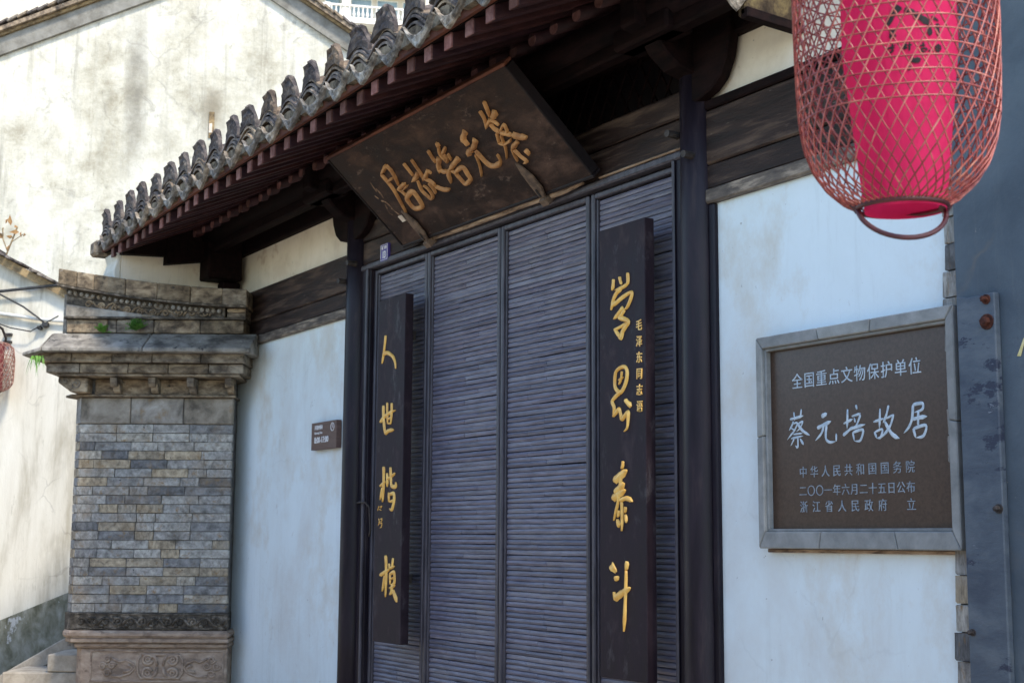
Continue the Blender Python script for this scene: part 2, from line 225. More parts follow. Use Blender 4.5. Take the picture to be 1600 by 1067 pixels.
# weathering with a place of its own on the big gable (streak below a leak, wash along the foot)
def gable_mat():
    m, nt, b = base_mat('stained_gable_plaster', 0.9, 0.15)
    tc = nd(nt, 'ShaderNodeTexCoord'); mp = nd(nt, 'ShaderNodeMapping'); nt.links.new(tc.outputs['Object'], mp.inputs[0])
    v = mp.outputs[0]
    mp2 = nd(nt, 'ShaderNodeMapping'); mp2.inputs['Scale'].default_value = (2.6, 1, .4); nt.links.new(tc.outputs['Object'], mp2.inputs[0])
    v2 = mp2.outputs[0]
    c = ramp(nt, noise(nt, v, 1.1, 12, 0.74, 0), [(0.34, (0.30, 0.27, 0.20)), (0.46, (0.50, 0.47, 0.385)), (0.58, (0.66, 0.635, 0.555))])
    c = mix(nt, ramp(nt, noise(nt, v2, 2.2, 8, 0.7), [(0.50, 0), (0.70, 0.8)]), c, (0.40, 0.38, 0.32))
    c = mix(nt, ramp(nt, noise(nt, v, 3.3, 10, 0.75, .8), [(0.56, 0), (0.68, .75)]), c, (0.26, 0.245, 0.21))
    c = mix(nt, ramp(nt, noise(nt, v2, 11, 6, 0.7), [(0.60, 0), (0.74, .8)]), c, (0.22, 0.21, 0.18))
    sx = nd(nt, 'ShaderNodeSeparateXYZ'); nt.links.new(v, sx.inputs[0])
    def band(src, c0, wd):
        a = nd(nt, 'ShaderNodeMath', operation='SUBTRACT'); nt.links.new(src, a.inputs[0]); a.inputs[1].default_value = c0
        d = nd(nt, 'ShaderNodeMath', operation='DIVIDE'); nt.links.new(a.outputs[0], d.inputs[0]); d.inputs[1].default_value = wd
        p = nd(nt, 'ShaderNodeMath', operation='POWER'); nt.links.new(d.outputs[0], p.inputs[0]); p.inputs[1].default_value = 2
        e = nd(nt, 'ShaderNodeMath', operation='SUBTRACT', use_clamp=True); e.inputs[0].default_value = 1; nt.links.new(p.outputs[0], e.inputs[1])
        return e.outputs[0]
    def mul(a, b_):
        q = nd(nt, 'ShaderNodeMath', operation='MULTIPLY'); nt.links.new(a, q.inputs[0])
        if hasattr(b_, 'links'): nt.links.new(b_, q.inputs[1])
        else: q.inputs[1].default_value = b_
        return q.outputs[0]
    wob = noise(nt, v, 5, 6, .7)
    f = mul(mul(band(sx.outputs[0], 0.60, 0.15), band(sx.outputs[2], 6.75, 1.15)), ramp(nt, wob, [(0.3, .35), (0.6, 1.0)]))
    c = mix(nt, mul(f, .95), c, (0.21, 0.195, 0.16))
    f2 = mul(mul(band(sx.outputs[0], 1.50, 0.14), band(sx.outputs[2], 6.55, .28)), .8)
    c = mix(nt, f2, c, (0.22, 0.19, 0.14))
    nt.links.new(c, b.inputs['Base Color']); bump(nt, b, noise(nt, v, 12, 8, .7), .5, .02)
    return m
M['gable'] = gable_mat(); weather(M['gable'], drip=.9, crack=.3, dsc=(6, 6, .3), csc=.8)

# ------------------------------------------------------------------ mesh helpers
class MB:
    def __init__(s, off=(0, 0, 0)): s.v = []; s.f = []; s.o = Vector(off)
    def add(s, vs, fs):
        n = len(s.v); s.v += [tuple(Vector(p) + s.o) for p in vs]; s.f += [tuple(i + n for i in f) for f in fs]; return s
    def box(s, x0, x1, y0, y1, z0, z1):
        return s.add([(x0, y0, z0), (x1, y0, z0), (x1, y1, z0), (x0, y1, z0), (x0, y0, z1), (x1, y0, z1), (x1, y1, z1), (x0, y1, z1)],
                     [(0, 3, 2, 1), (4, 5, 6, 7), (0, 1, 5, 4), (1, 2, 6, 5), (2, 3, 7, 6), (3, 0, 4, 7)])
    def prism(s, poly, a0, a1, axis='y'):
        """poly 2D; axis y: (x,z) extruded in y; axis x: (y,z) in x; axis z: (x,y) in z"""
        def P(p, a): return {'y': (p[0], a, p[1]), 'x': (a, p[0], p[1]), 'z': (p[0], p[1], a)}[axis]
        n = len(poly)
        fs = [tuple(range(n)), tuple(range(2 * n - 1, n - 1, -1))] + [(i, i + n, (i + 1) % n + n, (i + 1) % n) for i in range(n)]
        return s.add([P(p, a0) for p in poly] + [P(p, a1) for p in poly], fs)
    def strip(s, top, bot, y0, y1):
        for i in range(len(top) - 1):
            s.prism([bot[i], bot[i + 1], top[i + 1], top[i]], y0, y1)
        return s
    def tube(s, pts, r, n=6, cap=True, closed=False):
        pts = [Vector(p) for p in pts]; N = len(pts); rs = r if hasattr(r, '__len__') else [r] * N
        vs = []; up = None
        for i, p in enumerate(pts):
            t = (pts[(i + 1) % N] - pts[i - 1]) if closed else (pts[min(i + 1, N - 1)] - pts[max(i - 1, 0)])
            t.normalize()
            if up is None: up = t.orthogonal().normalized()
            up = (up - t * up.dot(t)); up = up.normalized() if up.length > 1e-6 else t.orthogonal().normalized()
            b = t.cross(up)
            vs += [p + (up * math.cos(k * 2 * math.pi / n) + b * math.sin(k * 2 * math.pi / n)) * rs[i] for k in range(n)]
        fs = []
        for i in range(N if closed else N - 1):
            for k in range(n):
                a = i * n + k; b_ = i * n + (k + 1) % n; j = ((i + 1) % N) * n
                fs.append((a, b_, j + (k + 1) % n, j + k))
        if cap and not closed: fs += [tuple(range(n))[::-1], tuple(range((N - 1) * n, N * n))]
        return s.add(vs, fs)
    def lathe(s, prof, c=(0, 0), n=24):
        vs = [(c[0] + r * math.cos(2 * math.pi * k / n), c[1] + r * math.sin(2 * math.pi * k / n), z) for r, z in prof for k in range(n)]
        fs = [(i * n + k, i * n + (k + 1) % n, (i + 1) * n + (k + 1) % n, (i + 1) * n + k) for i in range(len(prof) - 1) for k in range(n)]
        return s.add(vs, fs)
    def mesh(s, name, mat, bev=0, smooth=False):
        bm = bmesh.new(); vv = [bm.verts.new(p) for p in s.v]
        for f in s.f:
            try: bm.faces.new([vv[i] for i in f])
            except ValueError: pass
        bmesh.ops.recalc_face_normals(bm, faces=bm.faces)
        if bev:
            eds = [e for e in bm.edges if len(e.link_faces) == 2 and e.calc_face_angle(0) > 0.5]
            bmesh.ops.bevel(bm, geom=eds, offset=bev, segments=1, affect='EDGES', profile=.5, clamp_overlap=True)
        me = bpy.data.meshes.new(name); bm.to_mesh(me); bm.free()
        me.materials.append(M[mat] if isinstance(mat, str) else mat)
        if smooth:
            for p in me.polygons: p.use_smooth = True
        return me
    def build(s, name, mat, parent=None, bev=0, smooth=False):
        return link(name, s.mesh(name, mat, bev, smooth), parent)

def link(name, me, parent=None, loc=None, rot=None, sc=None):
    o = bpy.data.objects.new(name, me); col.objects.link(o)
    if parent: o.parent = parent
    if loc is not None: o.location = loc
    if rot is not None: o.rotation_euler = rot
    if sc is not None: o.scale = sc
    return o
def tag(o, label, cat, group=None, kind=None):
    if label: o['label'] = label
    if cat: o['category'] = cat
    if group: o['group'] = group
    if kind: o['kind'] = kind
    return o
def thing(name, label, cat, loc=(0, 0, 0), rot=(0, 0, 0), group=None):
    o = bpy.data.objects.new(name, None); col.objects.link(o); o.empty_display_size = .2
    o.location = loc; o.rotation_euler = rot
    return tag(o, label, cat, group)
def copy_tree(o, parent=None):
    c = o.copy(); col.objects.link(c)
    if parent: c.parent = parent
    for ch in list(o.children): copy_tree(ch, c)
    return c

# a second direction of the site: walls that stand square across the lane (58.3 degrees to the gate front)
AX = R(58.3); FH = Vector((-0.85081111, 0.52547165, 0)); RT = Vector((0.52547165, 0.85081111, 0))
def site(x, d): # point x to the right and d along the lane, measured from the kerb point in front of the gate
    return Vector((0, -4, 0)) + RT * x + FH * d

def spline(pts, n=5):
    P = [Vector((p[0], p[1], 0)) for p in pts]
    if len(P) < 3:
        return [P[0].lerp(P[-1], i / 4) for i in range(5)]
    out = []
    for i in range(len(P) - 1):
        a = P[max(i - 1, 0)]; b = P[i]; c = P[i + 1]; d = P[min(i + 2, len(P) - 1)]
        if (P[0] - P[-1]).length < 1e-6: a = P[i - 1] if i else P[-2]; d = P[i + 2] if i + 2 < len(P) else P[1]
        for k in range(n):
            t = k / n
            out.append(0.5 * ((2 * b) + (-a + c) * t + (2 * a - 5 * b + 4 * c - d) * t * t + (-a + 3 * b - 3 * c + d) * t ** 3))
    out.append(P[-1]); return out
def brush(mb, pts, wdt, h, fn, n=5):
    """a raised brush stroke: domed ribbon along pts in a plane; fn(u,v,height)->3D"""
    S = spline(pts, n); N = len(S); closed = (S[0] - S[-1]).length < 1e-6
    vs = []; sec = [(-1, 0), (-.60, .85), (.05, 1), (.62, .85), (1, 0)]
    for i, p in enumerate(S):
        t = (S[min(i + 1, N - 1)] - S[max(i - 1, 0)])
        if closed and i in (0, N - 1): t = S[1] - S[-2]
        t = t.normalized() if t.length > 1e-9 else Vector((1, 0, 0)); nn = Vector((-t.y, t.x, 0))
        u = i / (N - 1); sd = pts[0][0] * 91 + pts[0][1] * 57
        wv = wdt * (.5 + .05 * math.sin(u * 7 + sd) + .03 * math.sin(u * 23 + sd))
        if not closed: wv *= min(1, .55 + 4.5 * u) * (1.08 - .16 * math.sin(min(1, u * 1.25) * math.pi)) * max(.10, min(1, 2.6 * (1 - u) ** .8))
        for a, b in sec:
            q = p + nn * (a * wv); vs.append(fn(q.x, q.y, b * h))
    fs = [(i * 5 + k, i * 5 + k + 1, (i + 1) * 5 + k + 1, (i + 1) * 5 + k) for i in range(N - 1) for k in range(4)]
    if not closed: fs += [tuple(range(5)), tuple(range((N - 1) * 5 + 4, (N - 1) * 5 - 1, -1))]
    mb.add(vs, fs)
def glyph(key, mat, parent, fn, h, wmul=1.0, name='character'):
    mb = MB()
    for wd, pts in STROKES[key]: brush(mb, [(a / 1000, b / 1000) for a, b in pts], wd / 10000 * wmul, h, fn)
    return mb.build(name, mat, parent, smooth=True)
def text(body, size, mat, parent, loc, rot=(math.pi / 2, 0, 0), sx=1.0, spacing=1.0, bold=0.0, name='lettering', align='CENTER', depth=.0012, line=1.0):
    cu = bpy.data.curves.new(name, 'FONT'); cu.body = body; cu.size = size; cu.align_x = align; cu.align_y = 'CENTER'
    cu.space_character = spacing; cu.offset = bold; cu.extrude = depth; cu.resolution_u = 3; cu.space_line = line
    t = bpy.data.objects.new(name, cu); col.objects.link(t)
    dg = bpy.context.evaluated_depsgraph_get(); dg.update()
    me = bpy.data.meshes.new_from_object(t.evaluated_get(dg)); bpy.data.objects.remove(t)
    me.materials.clear(); me.materials.append(M[mat])
    return link(name, me, parent, loc, rot, (sx, 1, 1))
def scroll(cx, cz, r, turns, a0, d=1, n=14):
    return [(cx + r * (1 - .82 * i / n) * math.cos(a0 + d * turns * 2 * math.pi * i / n), cz + r * (1 - .82 * i / n) * math.sin(a0 + d * turns * 2 * math.pi * i / n)) for i in range(n + 1)]
STROKES = {
'xue': [(131,[(121,1841),(118,1816),(111,1789)]),(110,[(169,1844),(176,1824),(186,1806)]),(131,[(233,1854),(235,1824),(232,1806),(207,1796),(171,1791),(135,1786)]),(141,[(186,1790),(145,1773),(121,1747),(110,1718),(102,1696)]),(141,[(110,1718),(149,1730),(199,1748),(256,1760),(264,1747),(250,1720),(227,1693),(206,1684)]),(141,[(196,1698),(163,1677),(124,1650)]),(131,[(206,1685),(185,1665),(159,1652)]),(161,[(163,1651),(199,1642),(238,1622),(212,1602),(191,1584),(177,1553),(155,1571)]),(131,[(130,1604),(144,1585),(170,1561)]),(110,[(134,1601),(184,1610),(226,1620)])],
'jie': [(131,[(137,1399),(168,1416),(204,1417),(225,1395),(219,1354),(196,1318),(168,1302),(136,1321),(128,1354),(137,1399)]),(80,[(185,1399),(179,1366),(162,1338)]),(80,[(161,1359),(196,1371)]),(141,[(168,1302),(136,1287),(107,1264),(122,1232),(116,1191)]),(141,[(116,1195),(139,1212),(160,1225),(174,1199),(184,1177),(226,1205),(231,1187),(225,1137),(201,1118)]),(171,[(209,1263),(234,1243),(259,1232)])],
'tai': [(121,[(190,983),(187,964),(179,948)]),(261,[(119,895),(172,919),(221,941)]),(241,[(125,842),(164,864),(201,881)]),(241,[(107,814),(157,833),(209,851)]),(121,[(176,928),(164,862),(150,796),(133,756),(118,713)]),(151,[(164,804),(206,813),(240,807),(263,797)]),(110,[(178,798),(181,730),(179,665)]),(121,[(158,759),(149,727)]),(171,[(144,718),(157,681)]),(131,[(207,775),(205,746)]),(131,[(208,740),(214,702)])],
'dou': [(382,[(122,506),(105,491),(100,483)]),(281,[(133,461),(136,438)]),(221,[(119,357),(161,379),(205,398),(243,412)]),(121,[(116,389),(121,359)]),(201,[(217,529),(210,487)]),(141,[(210,487),(205,390),(199,310),(195,262),(192,215)])],
'ren': [(142,[(109,1843),(100,1789),(86,1731),(69,1673)]),(159,[(86,1727),(114,1735),(154,1727),(207,1702),(240,1667),(254,1624)])],
'shi': [(177,[(96,1413),(98,1354),(110,1294),(126,1239)]),(159,[(58,1314),(105,1342),(185,1364),(260,1373)]),(115,[(147,1427),(150,1365),(159,1300)]),(133,[(208,1420),(207,1361),(200,1296)]),(97,[(159,1300),(203,1297)]),(89,[(162,1324),(199,1334)]),(177,[(125,1242),(173,1256),(240,1256)])],
'kai': [(181,[(114,1041),(118,950),(111,829)]),(149,[(72,926),(143,951)]),(138,[(100,916),(79,843)]),(149,[(164,1001),(169,918)]),(170,[(206,1033),(213,964),(226,921),(277,920),(281,943)]),(138,[(161,966),(205,975)]),(138,[(223,981),(268,997)]),(128,[(189,884),(195,828)]),(149,[(197,872),(254,876),(259,831),(231,780),(208,789)]),(117,[(205,828),(248,837)])],
'mo': [(181,[(162,511),(173,428),(172,267)]),(159,[(94,393),(164,417),(215,427)]),(138,[(152,393),(129,299)]),(117,[(210,464),(220,433)]),(128,[(261,497),(248,438)]),(128,[(211,435),(281,451)]),(117,[(223,403),(230,343)]),(138,[(223,403),(275,415),(281,354),(233,343)]),(96,[(232,374),(273,384)]),(128,[(225,321),(293,340)]),(138,[(256,344),(246,303),(226,282)]),(213,[(264,308),(292,276),(321,243)])],
'left_small_1': [(64,[(58,806),(47,791),(43,778)]),(64,[(70,800),(97,805),(82,791)]),(64,[(62,787),(94,778)])],
'left_small_2': [(64,[(57,731),(66,709),(51,688)]),(64,[(77,726),(100,730),(97,713)]),(64,[(74,700),(101,704),(94,681),(75,674)]),(53,[(58,709),(97,713)])],
'cai': [(193,[(1693,584),(1671,541),(1649,498)]),(171,[(1634,485),(1649,466),(1665,439)]),(193,[(1610,549),(1602,513),(1579,473),(1556,451)]),(341,[(1660,489),(1689,500),(1720,513)]),(228,[(1634,485),(1572,464)]),(250,[(1608,464),(1611,430),(1628,401)]),(285,[(1632,397),(1665,381),(1701,361)]),(376,[(1701,361),(1745,333),(1792,323)]),(148,[(1644,411),(1700,432),(1692,402),(1679,382)]),(137,[(1601,407),(1583,382),(1561,353)]),(148,[(1561,353),(1589,336),(1640,338),(1676,351)]),(114,[(1622,389),(1596,349),(1576,313),(1525,258)]),(250,[(1700,320),(1658,309),(1621,299)]),(125,[(1621,299),(1599,260),(1590,223)]),(193,[(1628,288),(1635,247),(1649,204),(1622,203)]),(296,[(1704,265),(1711,230)])],
'yuan': [(346,[(1380,487),(1334,464),(1298,445)]),(375,[(1312,449),(1316,427),(1310,412)]),(326,[(1405,424),(1365,398),(1313,379)]),(346,[(1313,379),(1277,374),(1255,356)]),(99,[(1317,351),(1281,286),(1223,220)]),(286,[(1340,369),(1340,317),(1353,263),(1395,245),(1449,254),(1477,277)]),(118,[(1472,273),(1480,303)])],
'pei': [(188,[(968,480),(954,431),(951,398)]),(326,[(1002,414),(952,381),(933,358)]),(247,[(936,369),(916,335)]),(247,[(931,353),(953,330),(996,329)]),(247,[(1014,330),(967,304),(938,255)]),(286,[(1092,497),(1076,472)]),(148,[(1076,472),(1039,428),(1046,368)]),(217,[(1127,454),(1065,429)]),(118,[(1069,425),(1071,397),(1049,370)]),(109,[(1108,416),(1092,374)]),(306,[(1161,367),(1088,350),(1014,330)]),(168,[(1024,321),(1038,295)]),(237,[(1043,299),(1106,312),(1136,306),(1126,264),(1116,234),(1047,217),(1038,256),(1043,299)])],
'gu': [(168,[(767,474),(757,426),(746,377),(722,332)]),(168,[(673,473),(669,422),(666,383)]),(276,[(718,385),(665,365),(615,356)]),(178,[(668,347),(632,287),(639,244),(651,214),(687,231),(698,281),(681,309)]),(257,[(828,377),(778,357),(721,338)]),(118,[(828,377),(840,352)]),(227,[(743,338),(777,305),(780,270)]),(276,[(780,270),(827,234),(882,225)]),(168,[(745,308),(741,258),(729,232)])],
'ju': [(258,[(503,508),(391,472)]),(219,[(391,472),(388,377),(360,294),(313,187)]),(232,[(503,508),(507,457),(465,368)]),(155,[(399,417),(469,421)]),(258,[(428,347),(540,363)]),(155,[(433,346),(446,319),(451,286)]),(129,[(462,330),(547,346)]),(284,[(443,280),(533,299),(542,270),(514,195),(430,197),(422,247),(443,280)])],
'signature': [(129,[(218,460),(204,416),(198,385)]),(168,[(215,405),(220,371),(212,334)]),(116,[(146,367),(160,339)]),(168,[(168,321),(199,301),(211,254)]),(142,[(176,295),(147,237),(161,210)]),(155,[(201,256),(216,220),(225,194)]),(90,[(218,388),(215,349)])],
't_cai': [(90,[(157,471),(195,475),(235,481)]),(72,[(179,498),(184,464)]),(81,[(223,507),(216,472)]),(72,[(176,462),(165,443),(150,426)]),(63,[(171,451),(198,454),(182,426),(158,406),(138,389)]),(54,[(164,434),(184,424)]),(68,[(202,449),(229,457),(213,432),(193,420)]),(99,[(197,453),(224,424),(249,409),(268,400)]),(63,[(175,409),(228,411)]),(81,[(161,393),(231,400)]),(72,[(199,400),(198,357),(184,364)]),(59,[(178,391),(158,364)]),(90,[(213,389),(232,364)])],
't_yuan': [(154,[(336,470),(367,480)]),(126,[(311,426),(349,437),(388,448)]),(90,[(347,437),(334,405),(299,377)]),(99,[(362,434),(357,400),(360,377),(381,366),(410,368)]),(81,[(413,368),(414,399)])],
't_pei': [(90,[(478,488),(473,412)]),(90,[(456,434),(505,449)]),(99,[(451,389),(483,407),(504,420)]),(90,[(522,501),(528,483)]),(81,[(500,459),(547,467)]),(68,[(512,452),(517,434)]),(81,[(545,462),(528,431),(517,417)]),(99,[(484,410),(522,417),(569,424)]),(81,[(502,397),(510,364)]),(90,[(503,397),(555,404),(541,365),(510,364)])],
't_gu': [(90,[(611,430),(664,440)]),(90,[(646,478),(640,402)]),(81,[(614,392),(625,369)]),(81,[(616,391),(654,400),(645,371),(623,369)]),(90,[(689,487),(676,451),(659,423)]),(72,[(674,438),(715,452)]),(90,[(712,450),(691,406),(647,367)]),(126,[(668,427),(695,387),(716,370),(738,361)])],
't_ju': [(99,[(808,480),(852,482),(851,460),(813,451)]),(99,[(808,480),(802,431),(785,400),(760,379)]),(117,[(805,427),(835,431),(874,433)]),(99,[(832,454),(829,395)]),(99,[(806,393),(816,359)]),(99,[(808,393),(866,401),(853,364),(816,359)])]}

# ================================================================== THE SETTING
g = MB().box(-160, 40, -60, 140, -.05, 0).build('ground', 'paving'); tag(g, None, None, kind='structure')
g = MB().box(-16, 4, -6.5, -.2, .001, .012).build('street_pavement', 'paving'); tag(g, None, None, kind='structure')

# ================================================================== GATEHOUSE
gh = thing('gatehouse', 'old gatehouse with grey bamboo-clad double gate, black columns and tiled eaves', 'building', (-6.62, 0, 0))
GX = 6.62                                   # children are written in street metres; GX moves them to the building's own origin
O = (GX, 0, 0)
def gb(): return MB(O)
# walls (plaster panels)
gb().box(-10.95, -8.46, 0, .25, 0, 3.062).build('wall_panel', 'plaster', gh)
gb().box(-4.79, -3.475, 0, .25, 0, 3.082).build('wall_panel', 'plaster', gh)
gb().box(-10.95, -8.4, .004, .25, 3.49, 3.80).build('wall_panel', 'plaster_bounce', gh)
gb().box(-4.85, -3.2, .004, .25, 3.55, 4.15).build('wall_panel', 'plaster_bounce', gh)
gb().box(-3.475, -3.2, .02, .25, 0, 3.55).build('side_return', 'plaster', gh)
# long beams over the plaster
for x0, x1, z0 in ((-10.64, -8.46, 3.062), (-4.80, -3.30, 3.082)):
    gb().box(x0, x1, -.035, .2, z0, z0 + .065).build('rail', 'rail', gh, bev=.008)
    gb().box(x0, x1, -.022, .2, z0 + .067, z0 + .175).build('beam_board', 'beam', gh, bev=.006)
    gb().box(x0, x1, -.026, .2, z0 + .178, z0 + .425).build('beam', 'beam', gh, bev=.008)
gb().box(-4.80, -3.30, -.034, .2, 3.510, 3.553).build('rail', 'dark_wood', gh, bev=.006)
# trim next to the right column
gb().box(-4.79, -4.752, -.024, .05, 0, 3.08).build('trim', 'column', gh, bev=.006)
# columns
for cx in (-8.395, -4.875):
    pts = [(cx, -.004, z) for z in (0.12, 1, 2, 3, 3.98)]
    gb().tube(pts, [.088, .087, .086, .085, .083], 40).build('column', 'column', gh, smooth=True)
    gb().tube([(cx, -.004, 0), (cx, -.004, .05), (cx, -.004, .1), (cx, -.004, .14)], [.13, .15, .14, .10], 32).build('column_base', 'stone_grey', gh, smooth=True)
for (x, z) in ((-8.33, 3.385), (-8.46, 3.285), (-4.955, 3.427), (-4.84, 3.306)):
    gb().tube([(x, -.06, z), (x + .01, -.13, z - .002)], [.02, .017], 8).build('peg', 'iron', gh)
# jambs and head
gb().box(-8.32, -8.20, -.02, .12, .05, 3.34).build('door_jamb', 'column', gh, bev=.01)
gb().box(-8.222, -8.20, -.04, -.02, .05, 3.335).build('jamb_moulding', 'leaf_frame', gh, bev=.006)
gb().box(-5.04, -4.93, -.02, .12, .05, 3.34).build('door_jamb', 'column', gh, bev=.01)
gb().box(-5.04, -5.022, -.035, -.02, .05, 3.335).build('jamb_moulding', 'leaf_frame', gh, bev=.006)
gb().box(-8.32, -4.93, -.03, .12, 3.333, 3.372).build('door_head', 'leaf_frame', gh, bev=.008)
gb().box(-8.32, -4.93, -.015, .12, 3.376, 3.525).build('lintel_board', 'beam', gh, bev=.008)
gb().box(-8.32, -4.93, -.02, .12, 3.53, 3.655).build('lintel_board', 'beam', gh, bev=.008)
gb().tube([(-7.32 + i * .16, -.055 - .003 * math.sin(i * 2.1), 3.372 + .002 * math.sin(i * 1.3)) for i in range(11)], [.012] + [.021] * 9 + [.01], 8).build('worn_head_rail', 'bare_rail', gh, smooth=True)
gb().box(-5.62, -4.97, -.034, -.015, 3.374, 3.384).build('worn_edge', 'bare_rail', gh, bev=.004)
gb().box(-8.3, -4.95, .14, .16, 0, 4.0).build('light_stop_board', 'gap', gh)  # near-black board added to stop light leaking through the fretwork
gb().box(-8.3, -4.95, -.06, .12, 0, .05).build('threshold', 'stone_grey', gh)
# fretwork above the lintel
fr = gb()
for k in range(30):
    x = -8.25 + k * .11
    fr.tube([(x, .03, 3.66), (x + .16, .03, 3.93)], .007, 4); fr.tube([(x + .16, .045, 3.66), (x, .045, 3.93)], .007, 4)
o = fr.build('fretwork', 'dark_wood', gh); 
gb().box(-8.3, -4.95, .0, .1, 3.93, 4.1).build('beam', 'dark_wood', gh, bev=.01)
# door leaves with bamboo slats
def slat_mesh(name, Lx, h, seed, brk):
    rnd = random.Random(seed); cuts = [0, Lx] if brk == 0 else ([0, Lx * rnd.uniform(.3, .7), Lx] if brk == 1 else [0, Lx * rnd.uniform(.25, .4), Lx * rnd.uniform(.6, .75), Lx])
    m = MB()
    for a, b in zip(cuts[:-1], cuts[1:]):
        n = 4; hz = h * rnd.uniform(1.03, 1.10); dy = rnd.uniform(-.001, .002); zo = rnd.uniform(-.0015, .0015); s0 = rnd.uniform(.92, 1); s1 = rnd.uniform(.92, 1)
        sag = rnd.uniform(-.002, .002)
        vs = []
        for i in range(n + 1):
            t = i / n; x = a + .001 + (b - a - .002) * t; hh = hz * (s0 + (s1 - s0) * t); z0 = zo + sag * math.sin(t * math.pi)
            bul = .0008 if i in (1, 3) else 0
            for zz, yy in ((-.5, 0), (-.44, -.0072 - bul), (-.05, -.0105 - bul - dy), (.38, -.0075 - bul), (.5, 0)):
                vs.append((x, yy, z0 + zz * hh))
        fs = [(i * 5 + k, i * 5 + k + 1, i * 5 + k + 6, i * 5 + k + 5) for i in range(n) for k in range(4)] + [(0, 5 * n, 5 * n + 4, 4)] + [tuple(range(5)), tuple(range(5 * n, 5 * n + 5))]
        m.add(vs, fs)
    return m.mesh(name, 'slat')
LEAVES = [(-8.20, -7.484, 1), (-7.476, -6.630, 0), (-6.622, -5.768, 0), (-5.752, -5.04, 0)]
for (x0, x1, joined) in LEAVES:
    lf = gb().box(x0, x1, .055, .10, .06, 3.328).build('door_leaf', 'gap', gh)
    for a, b in ((x0 + .002, x0 + .030), (x1 - .030, x1 - .002)):
        gb().box(a, b, .012, .053, .06, 3.326).build('stile', 'leaf_frame', lf, bev=.006)
    for a, b in ((x0 + .032, x0 + .044), (x1 - .044, x1 - .032)):
        gb().box(a, b, .026, .053, .06, 3.296).build('stile_bead', 'leaf_frame', lf, bev=.003)
    gb().box(x0 + .032, x1 - .032, .014, .053, 3.298, 3.326).build('rail', 'leaf_frame', lf, bev=.005)
    sx0, sx1 = x0 + .046, x1 - .046; Lx = sx1 - sx0
    H = .0272; n = int((3.294 - .10) / H)
    var = [slat_mesh('bamboo_slat', Lx, H - .0012, 10 + k, (0, 1, 2, 1, 2, 0, 2, 1)[k]) for k in range(8)]
    low = []
    rr = random.Random(int(x0 * 100))
    for i in range(n):
        z = 3.292 - H * (i + .5) + rr.uniform(-.0012, .0012); vm = var[rr.randrange(8)]
        if joined or z < .80:
            low.append((vm, z)); continue
        link('bamboo_slat', vm, lf, (sx0 + GX, .047 + rr.uniform(-.002, .001), z), (rr.uniform(-.06, .06), rr.uniform(-.0022, .0022), 0))
    j = MB()
    for vm, z in low:
        j.add([(v.co.x + sx0 + GX, v.co.y + .047 + rr.uniform(-.0004, .0004), v.co.z + z) for v in vm.vertices], [tuple(p.vertices) for p in vm.polygons])
    o = j.build('bamboo_slats', 'slat', lf); o['kind'] = 'stuff'
gb().box(-5.765, -5.755, .03, .05, .06, 3.32).build('dark_gap_strip', 'gap', gh)  # black strip stands in for the shadowed open gap between two leaves
gb().tube([(-8.30, -.03, 1.83), (-8.19, -.06, 1.832), (-8.13, -.055, 1.83), (-8.12, -.03, 1.80), (-8.122, -.02, 1.66), (-8.135, -.02, 1.62)], .007, 6).build('door_hook', 'iron', gh, smooth=True)

# eaves timbers over the walls
for x0, x1 in ((-10.64, -8.48), (-4.79, -4.25)):
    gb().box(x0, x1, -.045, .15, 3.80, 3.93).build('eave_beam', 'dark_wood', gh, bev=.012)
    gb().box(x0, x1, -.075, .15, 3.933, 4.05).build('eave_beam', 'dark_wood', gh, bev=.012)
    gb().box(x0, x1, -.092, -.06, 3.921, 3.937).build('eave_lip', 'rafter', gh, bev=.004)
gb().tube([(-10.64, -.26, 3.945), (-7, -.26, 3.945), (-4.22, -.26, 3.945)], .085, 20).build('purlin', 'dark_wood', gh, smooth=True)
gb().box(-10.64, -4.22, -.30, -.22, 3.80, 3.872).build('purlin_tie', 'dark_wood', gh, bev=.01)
# curved wing brackets beside each column and arms carrying the purlin
for cx in (-8.395, -4.875):
    for d in (-1, 1):
        pr = [(cx + d * .07, 3.55), (cx + d * .17, 3.575), (cx + d * .235, 3.62), (cx + d * .28, 3.70), (cx + d * .30, 3.78), (cx + d * .31, 3.93), (cx + d * .02, 3.93), (cx + d * .02, 3.55)]
        if cx < -8 or d > 0: gb().prism(pr, -.075, -.012).build('wing_bracket', 'dark_wood', gh, bev=.008)
    pr = [(-.08, 3.68), (-.16, 3.70), (-.24, 3.76), (-.29, 3.83), (-.40, 3.86), (-.40, 4.0), (-.0, 4.0), (-.0, 3.68)]
    gb().prism(pr, cx - .06, cx + .06, 'x').build('purlin_arm', 'dark_wood', gh, bev=.01)
    gb().box(cx - .20, cx + .20, -.34, -.18, 3.80, 3.90).build('bearing_block', 'dark_wood', gh, bev=.015)
